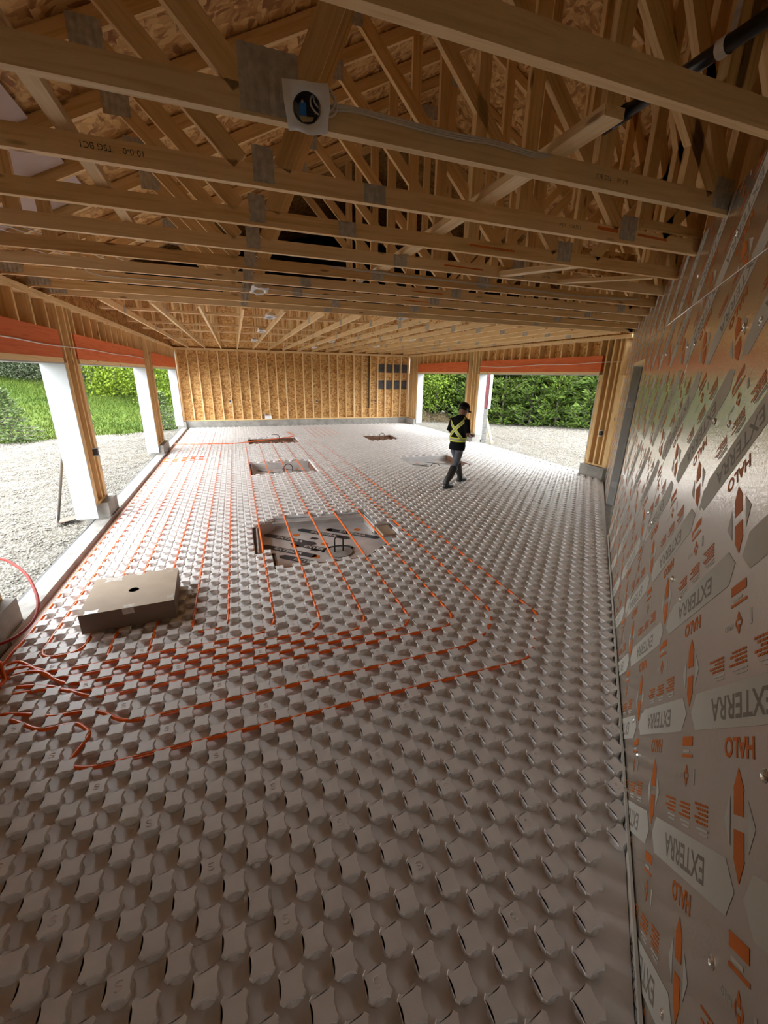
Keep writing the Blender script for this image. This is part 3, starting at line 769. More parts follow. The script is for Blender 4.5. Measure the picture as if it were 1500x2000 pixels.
def slab(a, b, m):
    vs = [(x, y, z) for x in (a[0], b[0]) for y in (a[1], b[1]) for z in (a[2], b[2])]
    return mesh_np('panel', vs, [(0, 1, 3, 2), (4, 6, 7, 5), (0, 4, 5, 1), (2, 3, 7, 6), (0, 2, 6, 4), (1, 5, 7, 3)], m)
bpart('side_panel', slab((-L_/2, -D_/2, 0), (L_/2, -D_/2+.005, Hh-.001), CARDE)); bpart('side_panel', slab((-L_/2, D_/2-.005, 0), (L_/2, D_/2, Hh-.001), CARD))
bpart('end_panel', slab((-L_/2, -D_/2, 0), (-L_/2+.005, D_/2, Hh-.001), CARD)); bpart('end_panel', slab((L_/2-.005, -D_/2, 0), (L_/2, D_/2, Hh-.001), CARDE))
bpart('base_panel', slab((-L_/2, -D_/2, 0), (L_/2, D_/2, .005), CARD))
for k, (x, y, a, b) in enumerate(((.0, -D_/2+.03, .045, .03), (-.28, -D_/2+.03, .05, .03), (-.20, D_/2-.06, .07, .05), (.02, D_/2-.03, .03, .02), (.30, D_/2-.06, .03, .02), (.33, -D_/2+.08, .03, .03))):
    V = [(x+dx*a*(1+.2*math.sin(k+dx)), y+dy*b*(1+.25*math.cos(k*2+dx*3)), Hh+.0012) for dx, dy in ((-1, -1), (0, -.8), (1, -1), (.85, 0), (1, 1), (0, .75), (-1, 1), (-.8, 0))]
    bpart('tape', mesh_np('tape', V, [tuple(range(8))], TAPE))
bpart('tape', slab((.0-.045, -D_/2-.0015, Hh-.06), (.045, -D_/2, Hh), TAPE))
# ------------------------------------------------------------------ roof sheathing
CE = empty('ceiling', (RX, 6, 5), kind='structure')
TC = .10       # sheathing sits this far above the underside of the top chords
def sheath(o, a, b, na, nb, da, db, nrm, clips, mat=OSB):
    """grid of panels: origin o, along a (length da each) and up the slope b (db each)"""
    o, a, b = Vector(o), Vector(a).normalized(), Vector(b).normalized()
    for j in range(nb):
        for i in range(-1, na):
            s0 = i*da + (da/2 if j % 2 else 0)
            p = [o+a*(s0+.002)+b*(j*db+.002), o+a*(s0+da-.002)+b*(j*db+.002), o+a*(s0+da-.002)+b*(j*db+db-.002), o+a*(s0+.002)+b*(j*db+db-.002)]
            clip_panel('osb_panel', p, nrm, .011, mat, CE, clips)
k5 = math.sqrt(1+SL*SL)
NL = Vector((-SL, 0, 1))/k5; NRR = Vector((SL, 0, 1))/k5; NS_ = Vector((0, -SL, 1))/k5; NN = Vector((0, SL, 1))/k5
zc_ = TC*k5
farcut = ((0, YG-.1, 3.08+zc_-.05), (0, SL, -1))       # removes what lies under the far roof's near slope
sheath((XL-.45, -3.6, zroof(XL-.45)+zc_), (0, 1, 0), (1, 0, SL), 7, 5, 2.44, 1.22, NL, (((RX, 0, 0), (1, 0, 0)), farcut, ((0, -3.4, 0), (0, -1, 0))))
sheath((2*RX-XL+.45, -3.6, zroof(2*RX-XL+.45)+zc_), (0, 1, 0), (-1, 0, SL), 7, 5, 2.44, 1.22, NRR, (((RX, 0, 0), (-1, 0, 0)), farcut, ((0, -3.4, 0), (0, -1, 0))))
cx0, cx1 = ((XL-.35, 0, 0), (-1, 0, 0)), ((XR+.35, 0, 0), (1, 0, 0))
sheath((XL-.4, YG-.03, zfar(YG-.03)+zc_), (1, 0, 0), (0, 1, SL), 5, 6, 2.44, 1.22, NS_, (((0, YM, 0), (0, 1, 0)), cx0, cx1))
sheath((XL-.4, YB+.55, zfar(YB+.55)+zc_), (1, 0, 0), (0, -1, SL), 5, 6, 2.44, 1.22, NN, (((0, YM, 0), (0, -1, 0)), cx0, cx1))
# closed eaves and gable ends
for X, s in ((XL-.167, -1), (XR+.153, 1)):
    y = YG-.5
    while y < YB+.3:
        for z0 in (3.0, 4.4, 5.8):
            clip_panel('gable_panel', [(X, y, z0), (X, min(y+1.216, YB+.3), z0), (X, min(y+1.216, YB+.3), z0+1.396), (X, y, z0+1.396)], (1, 0, 0), .011, OSB, CE,
                       (((0, YG, 3.08+zc_), (0, -SL, 1)), ((0, YB, 3.08+zc_), (0, SL, 1))))
        y += 1.22
for y in np.arange(-3.4, YG-.2, 1.22): box('eave_panel', (XL-.42, y, 2.98), (XL-.15, y+1.216, 2.99), OSB, CE); box('eave_panel', (XL-.43, y, 2.98), (XL-.42, y+1.216, 3.2), PVC, CE)
box('eave_panel', (XL-.4, YB+.15, 3.0), (XR+.4, YB+.5, 3.01), OSB, CE)
for nm, o, a, b, La, Lb, nr, cl in (('near left', (XL-.45, -3.6, zroof(XL-.45)+zc_), (0, 1, 0), (1, 0, SL), 17, 6, NL, (((RX, 0, 0), (1, 0, 0)), farcut, ((0, -3.4, 0), (0, -1, 0)))),
        ('near right', (2*RX-XL+.45, -3.6, zroof(2*RX-XL+.45)+zc_), (0, 1, 0), (-1, 0, SL), 17, 6, NRR, (((RX, 0, 0), (-1, 0, 0)), farcut, ((0, -3.4, 0), (0, -1, 0)))),
        ('far', (XL-.4, YG-.03, zfar(YG-.03)+zc_), (1, 0, 0), (0, 1, SL), 12, 7.3, NS_, (((0, YM, 0), (0, 1, 0)), cx0, cx1)),
        ('far', (XL-.4, YB+.55, zfar(YB+.55)+zc_), (1, 0, 0), (0, -1, SL), 12, 7.3, NN, (((0, YM, 0), (0, -1, 0)), cx0, cx1))):
    o = Vector(o)+nr*.014; a = Vector(a); b = Vector(b).normalized()
    clip_panel('roof_light_block', [o, o+a*La, o+a*La+b*Lb, o+b*Lb], nr, .01, BLACK, CE, cl)  # unseen cover added over the sheathing to stop light through its joints
box('seam_light_block', (XL-.2, YB+.156, -.1), (XR+.2, YB+.16, 3.3), PVC, bpy.data.objects['wall_back'])  # hidden backing added so no sky leaks through the board seams
clip_panel('seam_light_block', [wp(-4, -.1, -.22), wp(D0, -.1, -.22), wp(D0, 5.6, -.22), wp(-4, 5.6, -.22)], -WN, .01, BLACK, WDIA, (LRP, RRP))  # likewise added behind the diagonal wall, only to block leaking light
clip_panel('seam_light_block', [wp(D1, -.1, -.22), wp(UC+.2, -.1, -.22), wp(UC+.2, 5.6, -.22), wp(D1, 5.6, -.22)], -WN, .01, BLACK, WDIA, (LRP, RRP))
clip_panel('seam_light_block', [wp(D0, DZ, -.22), wp(D1, DZ, -.22), wp(D1, 5.6, -.22), wp(D0, 5.6, -.22)], -WN, .01, BLACK, WDIA, (LRP, RRP))
# ------------------------------------------------------------------ near roof trusses (span the width, cut short by the diagonal wall)
PLV = {}
def gusset(parent, x, z, y, wd, ht, face=-1):
    """pressed metal plate with rows of teeth slots, on the face of a truss"""
    k = (wd, ht)
    if k not in PLV:
        V, F = [], []
        nx, nz = max(4, int(wd/.017)), 2
        for i in range(nx+1):
            for q in range(nz+1): V.append((-wd/2+wd*i/nx, -.0045 if i % 2 else 0, -ht/2+ht*q/nz))
        for i in range(nx):
            for q in range(nz): a = i*(nz+1)+q; F.append((a, a+nz+1, a+nz+2, a+1))
        PLV[k] = mesh_np('gusset_plate', V, F, STEEL)
    o = bpy.data.objects.new('gusset_plate', PLV[k]); o.location = (x, y+face*.0205, z)
    return link(o, parent)
TY = [1.35-.02+.6*k for k in range(8)] + [6.20, 6.73]
TLAB = ['nearest roof truss, its pale bottom chord sweeping across the top right of the picture', 'roof truss that carries the open electrical box on its big steel plate', 'third roof truss from the camera, stamped with black lettering at both ends',
 'fourth roof truss from the camera', 'fifth roof truss from the camera', 'sixth roof truss from the camera, a cable running along it', 'seventh roof truss from the camera', 'eighth roof truss from the camera, a small ceiling box in its middle',
 'ninth roof truss, just in front of the girder', 'girder truss carrying the ends of the far trusses']
WB = .089; T38 = .038
def stamp(parent, s, x, z, y, size, flip=True):
    T = text_arrays(s, size)
    me = mesh_np('stamp_lettering', T[0], T[1], STAMP)
    o = bpy.data.objects.new('stamp_lettering', me)
    o.rotation_euler = (math.pi/2, math.pi if flip else 0, 0); o.location = (x, y-.0196, z)
    return link(o, parent)
trusses = []
for k, y in enumerate(TY):
    xe = min(wallx(y)-.01, 2*RX-XL)
    if k == 0: xe = wallx(y)-.02
    R = empty('roof_truss', (XL, y, ZT), label=TLAB[k], cat='truss', group='near roof trusses'); trusses.append(R)
    ch = .14 if False else WB
    zb = ZT+ch/2; zt0 = ZT+ch
    hgt = ch
    board('bottom_chord', (XL-.1, y, zb), (xe+.12, y, zb), ch, T38, WOOD if k in (3, 5, 8) else WOODL, R)
    def tchord(xa, xb):
        a, b = Vector((xa, y, zroof(xa)+.05)), Vector((xb, y, zroof(xb)+.05))
        board('top_chord', a, b, WB, T38, WOOD, R)
    xr = min(RX, xe)
    tchord(XL-.40, xr)
    if xe > RX: tchord(RX, min(xe, 2*RX-XL+.4))
    def web(x0, z0, x1, z1, m=WOOD, wd=WB):
        if min(x0, x1) > xe-.02: return
        if max(x0, x1) > xe:      # cut at the wall
            if x1 > x0: z1 = z0+(z1-z0)*(xe-x0)/(x1-x0); x1 = xe
            elif x1 < x0: z0 = z1+(z0-z1)*(xe-x1)/(x0-x1); x0 = xe
        board('web', (x0, y, z0), (x1, y, z1), wd, T38, m, R, up=(0.02, 0, 1) if abs(x1-x0) > .05 else (1, 0, 0))
    def zr_(x): return zroof(x)
    web(.12, zt0, -.55, zr_(-.55)); web(.32, zt0, 1.0, zr_(1.0)); web(2.55, zt0, 1.06, zr_(1.06)); web(RX, zt0, RX, zr_(RX)-.02)
    web(2.95, zt0, 4.44, zr_(4.44)); web(5.2, zt0, 4.5, zr_(4.5)); web(5.4, zt0, 6.05, zr_(6.05))
    web(1.78, zt0+0, 1.78, zr_(1.78)); web(-1.25, zt0, -1.25, zr_(-1.25))
    web(3.72, zt0, 3.72, zr_(3.72)); web(4.9, zt0, 4.9, zr_(4.9))
    if xe < 2*RX-XL-.2:
        web(xe-.03, zt0, xe-.03, zr_(xe-.03)); web(xe-.35, zt0, xe-.35, zr_(xe-.35)); web(xe-.08, zt0+.02, max(xe-1.2, -1), zr_(max(xe-1.2, -1)))
    if k != 1: gusset(R, .23, ZT+.09, y, .10, .15)
    else: gusset(R, .215, ZT+.105, y, .21, .19)
    if xe > 2.7: gusset(R, 2.63, ZT+.09, y, .14, .14)
    if k > 1: gusset(R, (.81, 1.43)[k//2 % 2 == 0], ZT+.045, y, .12, .085)
    if xe > 5.4: gusset(R, 5.27, ZT+.09, y, .14, .14)
    gusset(R, -.56, zr_(-.56)+.0, y, .16, .14); gusset(R, XL+.12, ZT+.08, y, .2, .12)
    if xe > 1.2: gusset(R, 1.02, zr_(1.02), y, .16, .14)
    if xe > RX+.1: gusset(R, RX, zr_(RX), y, .22, .14)
    if k == 2: stamp(R, '10-0-0    TSG BC1', -.42, ZT+.052, y, .034); stamp(R, 'TSG BC1   5-5-4', 2.14, ZT+.05, y, .026)
    if k == 1: stamp(R, '8-1-10     TSG BC1', 1.84, ZT+.048, y, .026)
    if k == 3: stamp(R, '7-5-10    TSG BC1', 2.05, ZT+.048, y, .026)
    if k in (4, 6): stamp(R, 'TSG BC1', 2.95, ZT+.048, y, .03)
    if k in (3, 4, 6, 7): board('crayon_mark', (1.45+.1*k, y-.0193, ZT+.05), (1.85+.1*k, y-.0193, ZT+.045), .012, .0008, CHALK, R)
    if k == 2: board('crayon_mark', (2.36, y-.0193, ZT+.066), (2.54, y-.0193, ZT+.062), .02, .0008, CHALK, R); board('crayon_mark', (2.72, y-.0193, ZT+.064), (3.0, y-.0193, ZT+.058), .014, .0008, CHALK, R)
# OSB block on the third bay by the wall and the lookouts
o = board('osb_block', (2.8, 3.42, ZT+.14), (3.75, 3.42, ZT+.14), .20, .012, OSB); tag(o, 'strip of strand board hung between truss chords near the printed wall', 'board')
o = board('blocking', (2.85, 3.15, ZT+.03), (2.45, 3.73, ZT+.03), .04, .09, WOODL, up=(0, 0, 1)); tag(o, 'pale wood block set aslant between fourth and fifth truss', 'block')
o = board('blocking', (3.75, 3.2, ZT+.02), (3.1, 3.75, ZT+.02), .03, .07, WOODL); tag(o, 'pale wood block aslant beside the printed wall top', 'block')
o = board('blocking', (2.72, 2.5, ZT+.125), (3.3, 2.5, ZT+.125), .05, .03, REBAR if False else WOOD); tag(o, 'short dark wood block on top of the third truss', 'block')
for k in range(3):
    for q in range(2):
        y = TY[1+k+q]; 
# lateral braces on top of the near chords
zb_ = ZT+WB+.019
o = board('lateral_brace', (-.58, .9, zb_), (-.60, 4.2, zb_), .038, .066, WOODL); tag(o, 'pale brace plank laid across the near trusses at upper left', 'brace')
o = board('lateral_brace', (1.50, 1.60, zb_), (1.47, 4.6, zb_), .038, .10, WOODL); tag(o, 'pale brace plank with cables along it, laid across the near trusses right of the middle', 'brace')
# vent baffles by the left eave
for k in (2, 3, 4, 5):
    y = (TY[k]+TY[k+1])/2; p = [(XL-.1, y-.26, zroof(XL-.1)+.07), (XL-.1, y+.26, zroof(XL-.1)+.07), (-1.05, y+.26, zroof(-1.05)+.07), (-1.05, y-.26, zroof(-1.05)+.07)]
    clip_panel('vent_baffle', p, (0, 0, 1), .006, BAFFLE, CE)
# ------------------------------------------------------------------ far trusses (run front to back)
ft = empty('roof_truss', (0, YG, ZT))
for a, b in ((YG+.04, YM-.2), (YM-.2, YB+.08)): board('bottom_chord', (0, a, ZT+WB/2), (0, b, ZT+WB/2), WB, T38, WOODL, ft)
board('top_chord', (0, YG+.02, zfar(YG)+.05), (0, YM, zfar(YM)+.05), WB, T38, WOOD, ft); board('top_chord', (0, YM, zfar(YM)+.05), (0, YB+.45, zfar(YB+.45)+.05), WB, T38, WOOD, ft)
nodes = [YG+.1, 8.3, 9.8, 11.3, YM, 14.2, 15.7, 17.2, YB-.1]
for i in range(1, 8):
    a = nodes[i]; board('web', (0, a, ZT+WB), (0, a, zfar(a)), WB, T38, WOODL, ft, up=(0, 1, 0))
    b = nodes[i+1] if a < YM-.1 else nodes[i-1]
    board('web', (0, a, ZT+WB), (0, (a+b)/2, zfar((a+b)/2)), WB, T38, WOOD, ft)
    b2 = nodes[i-1] if a < YM-.1 else nodes[i+1]
    board('web', (0, a, ZT+WB), (0, a*.4+b2*.6, zfar(a*.4+b2*.6)), WB, T38, WOOD, ft)
for a in nodes[1:8:2]:
    me = PLV.get('side')
    if me is None:
        me = PLV['side'] = mesh_np('gusset_plate', [(-.0195, -.09, -.06), (-.0195, .09, -.06), (-.0195, .09, .06), (-.0195, -.09, .06), (.0195, -.09, -.06), (.0195, .09, -.06), (.0195, .09, .06), (.0195, -.09, .06)], [(0, 3, 2, 1), (4, 5, 6, 7)], STEEL)
    o = bpy.data.objects.new('gusset_plate', me); o.location = (0, a, ZT+.06); link(o, ft)
fx = [-1.60+.605*j for j in range(16)]
for j, x in enumerate(fx):
    c = ft if j == 0 else copy_tree(ft, (x, YG, ZT)); c.location = (x, YG, ZT)
    tag(c, 'far roof truss running towards the back wall, in a row of like ones', 'truss', 'far roof trusses')
for k, y in enumerate((8.62, 10.6, 12.2, 15.4)):
    o = board('lateral_brace', (XL+.1, y, zb_), (XR-.1, y, zb_), .038, .089, WOODL)
    tag(o, ('long brace across the far trusses, the one nearest the girder', 'long brace across the far trusses, second from the girder', 'long brace across the far trusses, third from the girder', 'long brace across the far trusses, closest to the back wall')[k], 'brace')
# ------------------------------------------------------------------ electrical boxes and cables
def cover_mesh():
    V, F = [], []
    n = 24; bm = bmesh.new()
    # octagon box body and its flared plastic cover, mouth facing down-forward
    rings = []
    for r, z, wob in ((.059, .0, 0), (.062, .010, .002), (.072, .014, .008), (.094, .000, .022)):
        rr = []
        for i in range(n):
            th = 2*math.pi*i/n; q = 1/max(abs(math.cos(th)), abs(math.sin(th)))**(.85 if r > .065 else 0)
            rr.append(bm.verts.new((r*q*math.cos(th)*1.05+wob*.25*math.sin(2*th+.5), r*q*math.sin(th)*.92+wob*.2*math.cos(3*th), z+wob*.5*math.sin(4*th+1)+wob*.3*math.sin(7*th))))
        rings.append(rr)
    for a, b in zip(rings[:-1], rings[1:]):
        for i in range(n): bm.faces.new((a[i], a[(i+1) % n], b[(i+1) % n], b[i]))
    me = bpy.data.meshes.new('cover'); bm.to_mesh(me); bm.free(); me.materials.append(PLASTIC); me.polygons.foreach_set('use_smooth', [True]*len(me.polygons)); return me
def body_mesh():
    V, F = [], []
    n = 8
    for r, z in ((.056, .0), (.060, .0), (.060, -.062), (.0, -.062), (.056, -.055)):
        for i in range(n): V.append((max(r, .001)*math.cos(2*math.pi*(i+.5)/n), max(r, .001)*math.sin(2*math.pi*(i+.5)/n), z))
    for a, b in ((0, 1), (1, 2), (2, 3), (0, 4), (4, 3)):
        for i in range(n): F.append((a*n+i, a*n+(i+1) % n, b*n+(i+1) % n, b*n+i))
    return mesh_np('body', V, F, DARK)
COVM, BODM = cover_mesh(), body_mesh(); BODW = BODM.copy(); BODW.materials.clear(); BODW.materials.append(PLASTIC)
def jbox(name, loc, rot, sc, label, group=None, inner=False):
    R = empty(name, loc, label=label, cat='junction box', group=group); R.rotation_euler = rot; R.scale = (sc,)*3
    for nm, me in (('plastic_cover', COVM), ('box_body', BODM if inner else BODW)):
        o = bpy.data.objects.new(nm, me); COL.objects.link(o); o.parent = R
    if inner:
        o = bpy.data.objects.new('blue_insert', slab((-.030, -.03, -.045), (-.002, .012, -.022), BLUE)); COL.objects.link(o); o.parent = R
        o = bpy.data.objects.new('ground_screw', slab((-.022, .014, -.03), (-.013, .022, -.012), STEEL)); COL.objects.link(o); o.parent = R
        o = bpy.data.objects.new('dark_insert', slab((.0, -.034, -.05), (.034, .006, -.026), BLACK)); COL.objects.link(o); o.parent = R
    return R
jbox('junction_box', (.34, TY[1]-.062, ZT+.035), (math.radians(128), math.radians(-4), math.radians(-8)), .82, 'open electrical ceiling box in a white plastic cover on the large steel plate', None, True)
jb = [(.36, TY[7]-.05, 'ceiling box in white cover, in the middle of the eighth truss'), (.67, 7.85, 'white ceiling box just beyond the girder, left of middle'), (.68, 10.5, 'white ceiling box on the far trusses, second row left of middle'), (.66, 13.5, 'white ceiling box on the far trusses, last row left of middle'),
      (2.73, 6.95, 'white ceiling box just beyond the girder, near the middle'), (4.55, 10.8, 'white ceiling box on the right half of the far trusses'), (4.61, 14.0, 'white ceiling box on the far right trusses, deeper in'), (2.84, 15.9, 'white ceiling box near the back wall, middle'), (2.76, 12.6, 'white ceiling box halfway to the back wall, middle')]
for x, y, lab in jb: jbox('junction_box', (x, y, ZT+.02), (math.radians(165), 0, .3), 1.0, lab)
def cable(pts, label, r=.0045, mat=CABLE, par=None):
    p = smoothpath(pts, 5); o = tube('cable', p, r, mat, None, 6, p[0]); return tag(o, label, 'cable')
yy = TY[1]-.024
for k in range(3):
    cable([(.40, yy, ZT+.05+.014*k), (.52, yy, ZT+.075+.006*k), (.75, yy-.002, ZT+.072+.007*k-.004), (.95, yy-.004, ZT+.062+.008*k), (1.15, yy-.004, ZT+.07+.007*k), (1.36, yy-.002, ZT+.062+.008*k), (1.47, yy+.01, ZT+.082+.004*k)],
          ('lowest of three white cables along the box truss', 'middle one of three white cables along the box truss', 'uppermost of three white cables along the box truss')[k])
for k in range(2):
    cable([(.385+.05*math.cos(t)*(1-.2*k)+.02, yy-.028-.01*k, ZT+.062+.012*k+.036*math.sin(t)) for t in np.linspace(2.4, 8.6, 12)], ('larger loop of white cable beside the open box', 'smaller loop of white cable beside the open box')[k], .0035)
for k in range(4):
    dx = .018*k
    cable([(1.46+dx, 1.95, zb_+.024), (1.455+dx, 2.3, zb_+.026), (1.45+dx*1.1, 2.8, zb_+.025), (1.44+dx, 3.5, zb_+.024), (1.43+dx, 4.2, zb_+.022), (1.38+dx, 4.9, zb_-.02)], ['white cable on the brace plank, first from the left', 'white cable on the brace plank, second from the left', 'white cable on the brace plank, third from the left', 'white cable on the brace plank, rightmost'][k])
for k in range(2):
    cable([(.95, 4.31-.025, ZT+.07+.01*k), (1.8, 4.31-.025, ZT+.055+.008*k), (2.8, 4.31-.025, ZT+.045+.01*k), (3.9, 4.31-.025, ZT+.03+.008*k), (4.75, 4.31-.025, ZT+.05+.01*k), (4.9, 4.38, ZT+.10)], ('lower cable along the sixth truss', 'upper cable along the sixth truss')[k], .004)
cable([(-1.35, TY[7]-.1, ZT+.10), (-1.2, TY[7]-.03, ZT+.05), (-.5, TY[7]-.026, ZT+.05), (.1, TY[7]-.026, ZT+.03), (.3, TY[7]-.03, ZT+.04), (.5, TY[7]-.026, ZT+.05), (1.1, TY[7]-.026, ZT+.03), (1.6, TY[7]-.026, ZT+.05)], 'thin cable along the eighth truss to its ceiling box')
for k in range(5):
    cable([(-2.0+.12*k, 4.2+.02*k, ZT+.16), (-1.75+.14*k, 4.6, ZT+.12), (-1.55+.16*k, 5.1, ZT+.13), (-1.3+.1*k, 5.6, ZT+.12)], 'white cables bunched over the trusses at the left eave'); bpy.context.scene.collection.objects[-1]['group'] = 'cables at the left eave'
cable([(XL+.004, 4.0, 2.50), (XL+.006, 5.3, 2.515), (XL+.006, 6.2, 2.50), (XL+.006, 6.9, 2.505), (XL+.007, 8.0, 2.52), (XL+.006, 9.5, 2.505), (XL+.006, 10.6, 2.52), (XL+.006, 12.25, 2.51)], 'white cable stapled along the left red beams', .007)
cable([(XR-.004, 6.95, 2.56), (XR-.006, 7.6, 2.56), (XR-.006, 8.5, 2.53), (XR-.006, 9.6, 2.54), (XR-.006, 11.0, 2.50), (XR-.006, 12.5, 2.53)], 'white cable stapled along the right red beam', .007)
cable([wp(2.36, 3.32, -.0), wp(2.30, 3.30, .05), wp(2.24, 3.24, .04), wp(2.22, 3.17, .0)], 'white cable bent over the top of the printed wall', .006)
# outlet boxes
def outlet(loc, face, label):
    R = empty('outlet_box', loc, label=label, cat='outlet box')
    x, y, z = loc; fx_, fy_ = face
    a = board('box_body', (x, y, z-.05), (x, y, z+.05), .06, .055, DARK, R, up=(fx_, fy_, 0))
    tubes('plastic_edge', [[(x+(.036 if fy_ else fx_*.032)*q, y+(.036 if fx_ else fy_*.032)*(q if fx_ else 1), z+s*.055) for q in (-1, 1)] for s in (1, -1)], .010, PLASTIC, R)
    board('plastic_skirt', (x+fx_*.031, y+fy_*.031, z-.075), (x+fx_*.031, y+fy_*.031, z-.055), .003, .07, PLASTIC, R, up=(fx_, fy_, 0))
    return R
outlet((XL+.034, 7.14, 1.05), (1, 0), 'outlet box on the near left post'); outlet((XR-.034, 7.12, 1.05), (-1, 0), 'outlet box on the post beside the printed wall')
for x, lab in ((-.26, 'outlet box on the back wall, nearest its left end'), (3.37, 'outlet box in the middle of the back wall'), (6.1, 'outlet box on the back wall beside the black pipe')):
    outlet((x, YB-.0, 1.07), (0, -1), lab)
R = empty('white_carton', (1.24, YB+.05, .325), label='open white plastic box on the sill of the back wall', cat='container')
for a, b in (((1.10, YB-.03, .326), (1.38, YB-.02, .46)), ((1.10, YB+.10, .326), (1.38, YB+.11, .50))): box('side_panel', a, b, PLASTIC, R)
for x in (1.10, 1.37): box('end_panel', (x, YB-.02, .326), (x+.01, YB+.10, .56), PLASTIC, R)
box('base_panel', (1.11, YB-.02, .326), (1.37, YB+.10, .336), PLASTIC, R)
# black drain pipe above the chords, with its strap
PPx = 1.585
R = empty('drain_pipe', (PPx, .6, ZT+WB+.05), label='black plastic drain pipe over the nearest truss', cat='pipe')
tube('pipe', [(PPx+.004, .98, ZT+WB+.050), (PPx, 1.72, ZT+WB+.045)], .024, ABS, R, 16)
tube('pipe_collar', [(PPx, 1.62, ZT+WB+.0452), (PPx, 1.74, ZT+WB+.045)], .029, ABS, R, 16)
V, F = tube_arrays([(PPx+.0026, 1.250, ZT+WB+.0481), (PPx+.0026, 1.280, ZT+WB+.0480)], .0275, 16, False)
obj('strap', mesh_np('strap', V, F, plain('bright_steel_strap', (.72, .72, .70), .35, .2)), R)
board('strap_tail', (PPx+.024, 1.265, ZT+WB+.06), (PPx+.045, 1.275, ZT+WB+.22), .002, .022, STEEL, R, up=(1, 0, 0))
# ------------------------------------------------------------------ the man
MX, MY = 4.20, 7.36
MAN = empty('person', (MX, MY, NH), label='man in a black cap, yellow-banded harness vest and rubber boots, walking across the white floor', cat='person')
MAN.rotation_euler[2] = math.radians(24)
def mpart(name, me, par=None):
    o = bpy.data.objects.new(name, me); COL.objects.link(o); o.parent = par or MAN; return o
def skin_mesh(verts, edges, mat, sub=2):
    """verts: (x, y, z, r)"""
    me = bpy.data.meshes.new('skin'); me.from_pydata([v[:3] for v in verts], edges, [])
    o = bpy.data.objects.new('skin', me); COL.objects.link(o)
    md = o.modifiers.new('s', 'SKIN'); md.use_smooth_shade = True
    for i, v in enumerate(verts): me.skin_vertices[0].data[i].radius = (v[3], v[4] if len(v) > 4 else v[3]); me.skin_vertices[0].data[i].use_root = (i == 0)
    s = o.modifiers.new('u', 'SUBSURF'); s.levels = sub; s.render_levels = sub
    bpy.context.view_layer.update()
    out = bpy.data.meshes.new_from_object(o.evaluated_get(bpy.context.evaluated_depsgraph_get()))
    bpy.data.objects.remove(o); out.materials.clear(); out.materials.append(mat); return out
def ball(c, r, n=14, m=10):
    V, F = [], []
    for i in range(m+1):
        ph = math.pi*i/m
        for k in range(n): th = 2*math.pi*k/n; V.append((c[0]+r[0]*math.sin(ph)*math.cos(th), c[1]+r[1]*math.sin(ph)*math.sin(th), c[2]+r[2]*math.cos(ph)))
    for i in range(m):
        for k in range(n): F.append((i*n+k, (i+1)*n+k, (i+1)*n+(k+1) % n, i*n+(k+1) % n))
    return V, F
HIP = .83; AR, AL = (-.41, -.09, .090), (.29, .09, .085); KR, KL = (-.15, -.10, .47), (.17, .095, .47)
V = [(0, 0, HIP+.05, .12), (.01, 0, 1.05, .11), (.03, 0, 1.26, .12), (.05, 0, 1.38, .055), (.075, 0, 1.44, .048), (.10, 0, 1.50, .06)]
E_ = [(0, 1), (1, 2), (2, 3), (3, 4), (4, 5)]
for s, K, A in ((-1, KR, AR), (1, KL, AL)):
    n = len(V); V += [(-.01, s*.09, HIP-.04, .088), (*K, .055), (*A, .040), (A[0]+.13, A[1], .045, .035)]
    E_ += [(0, n), (n, n+1), (n+1, n+2), (n+2, n+3)]
for s, el, wr_ in ((-1, (-.02, -.235, 1.07), (.205, -.15, 1.0)), (1, (.0, .235, 1.08), (.225, .09, 1.01))):
    n = len(V); V += [(.03, s*.17, 1.335, .052), (*el, .040), (*wr_, .027), (wr_[0]+.05, wr_[1]-s*-.02, wr_[2]+.012, .028)]
    E_ += [(2, n), (n, n+1), (n+1, n+2), (n+2, n+3)]
    hx, hy, hz = V[n+3][:3]
    for q in range(4):      # fingers curl round the phone
        b = len(V); o_ = (q-1.5)*.017; l = (.055, .066, .062, .048)[q]
        V += [(hx+.03, hy+.004, hz+o_, .0085), (hx+.03+l*.6, hy-s*.012, hz+o_+.004, .0080), (hx+.03+l*.75, hy-s*-.016, hz+o_+.006, .0070)]
        E_ += [(n+3, b), (b, b+1), (b+1, b+2)]
    b = len(V); V += [(hx+.0, hy+s*-.02, hz+.030, .010), (hx+.03, hy-s*.022, hz+.045, .009)]; E_ += [(n+3, b), (b, b+1)]
body = skin_mesh(V, E_, SKIN, 1)
bm = bmesh.new(); bm.from_mesh(body)
def addball(c, r, rot=None, n=14, m=10):
    v, f = ball((0, 0, 0), r, n, m); R = Matrix.Rotation(rot or 0, 3, 'Y'); vs = [bm.verts.new(R @ Vector(q)+Vector(c)) for q in v]
    for q in f:
        try: bm.faces.new([vs[i] for i in q])
        except ValueError: pass
HC = Vector((.125, 0, 1.525)); TILT = .42
def hp(x, y, z): return HC + Matrix.Rotation(TILT, 3, 'Y') @ Vector((x*1.13, y*1.13, z*1.13))
addball(HC, (.108, .085, .126), TILT, 20, 14); addball(hp(.035, 0, -.06), (.064, .058, .066), TILT)
addball(hp(.100, 0, -.018), (.018, .013, .026), TILT, 8, 6)
for s in (1, -1): addball(hp(-.005, s*.078, -.01), (.018, .009, .030), TILT, 8, 6)
addball(hp(.088, 0, -.062), (.012, .024, .007), TILT, 8, 6)
bmesh.ops.recalc_face_normals(bm, faces=bm.faces); bm.to_mesh(body); bm.free(); body.polygons.foreach_set('use_smooth', [True]*len(body.polygons))
mpart('body', body)
for s in (1, -1):
    v, f = ball(hp(.090, s*.030, .005), (.010, .012, .008), 8, 6); mpart('eye', mesh_np('eye', v, f, EYEW, smooth=True))
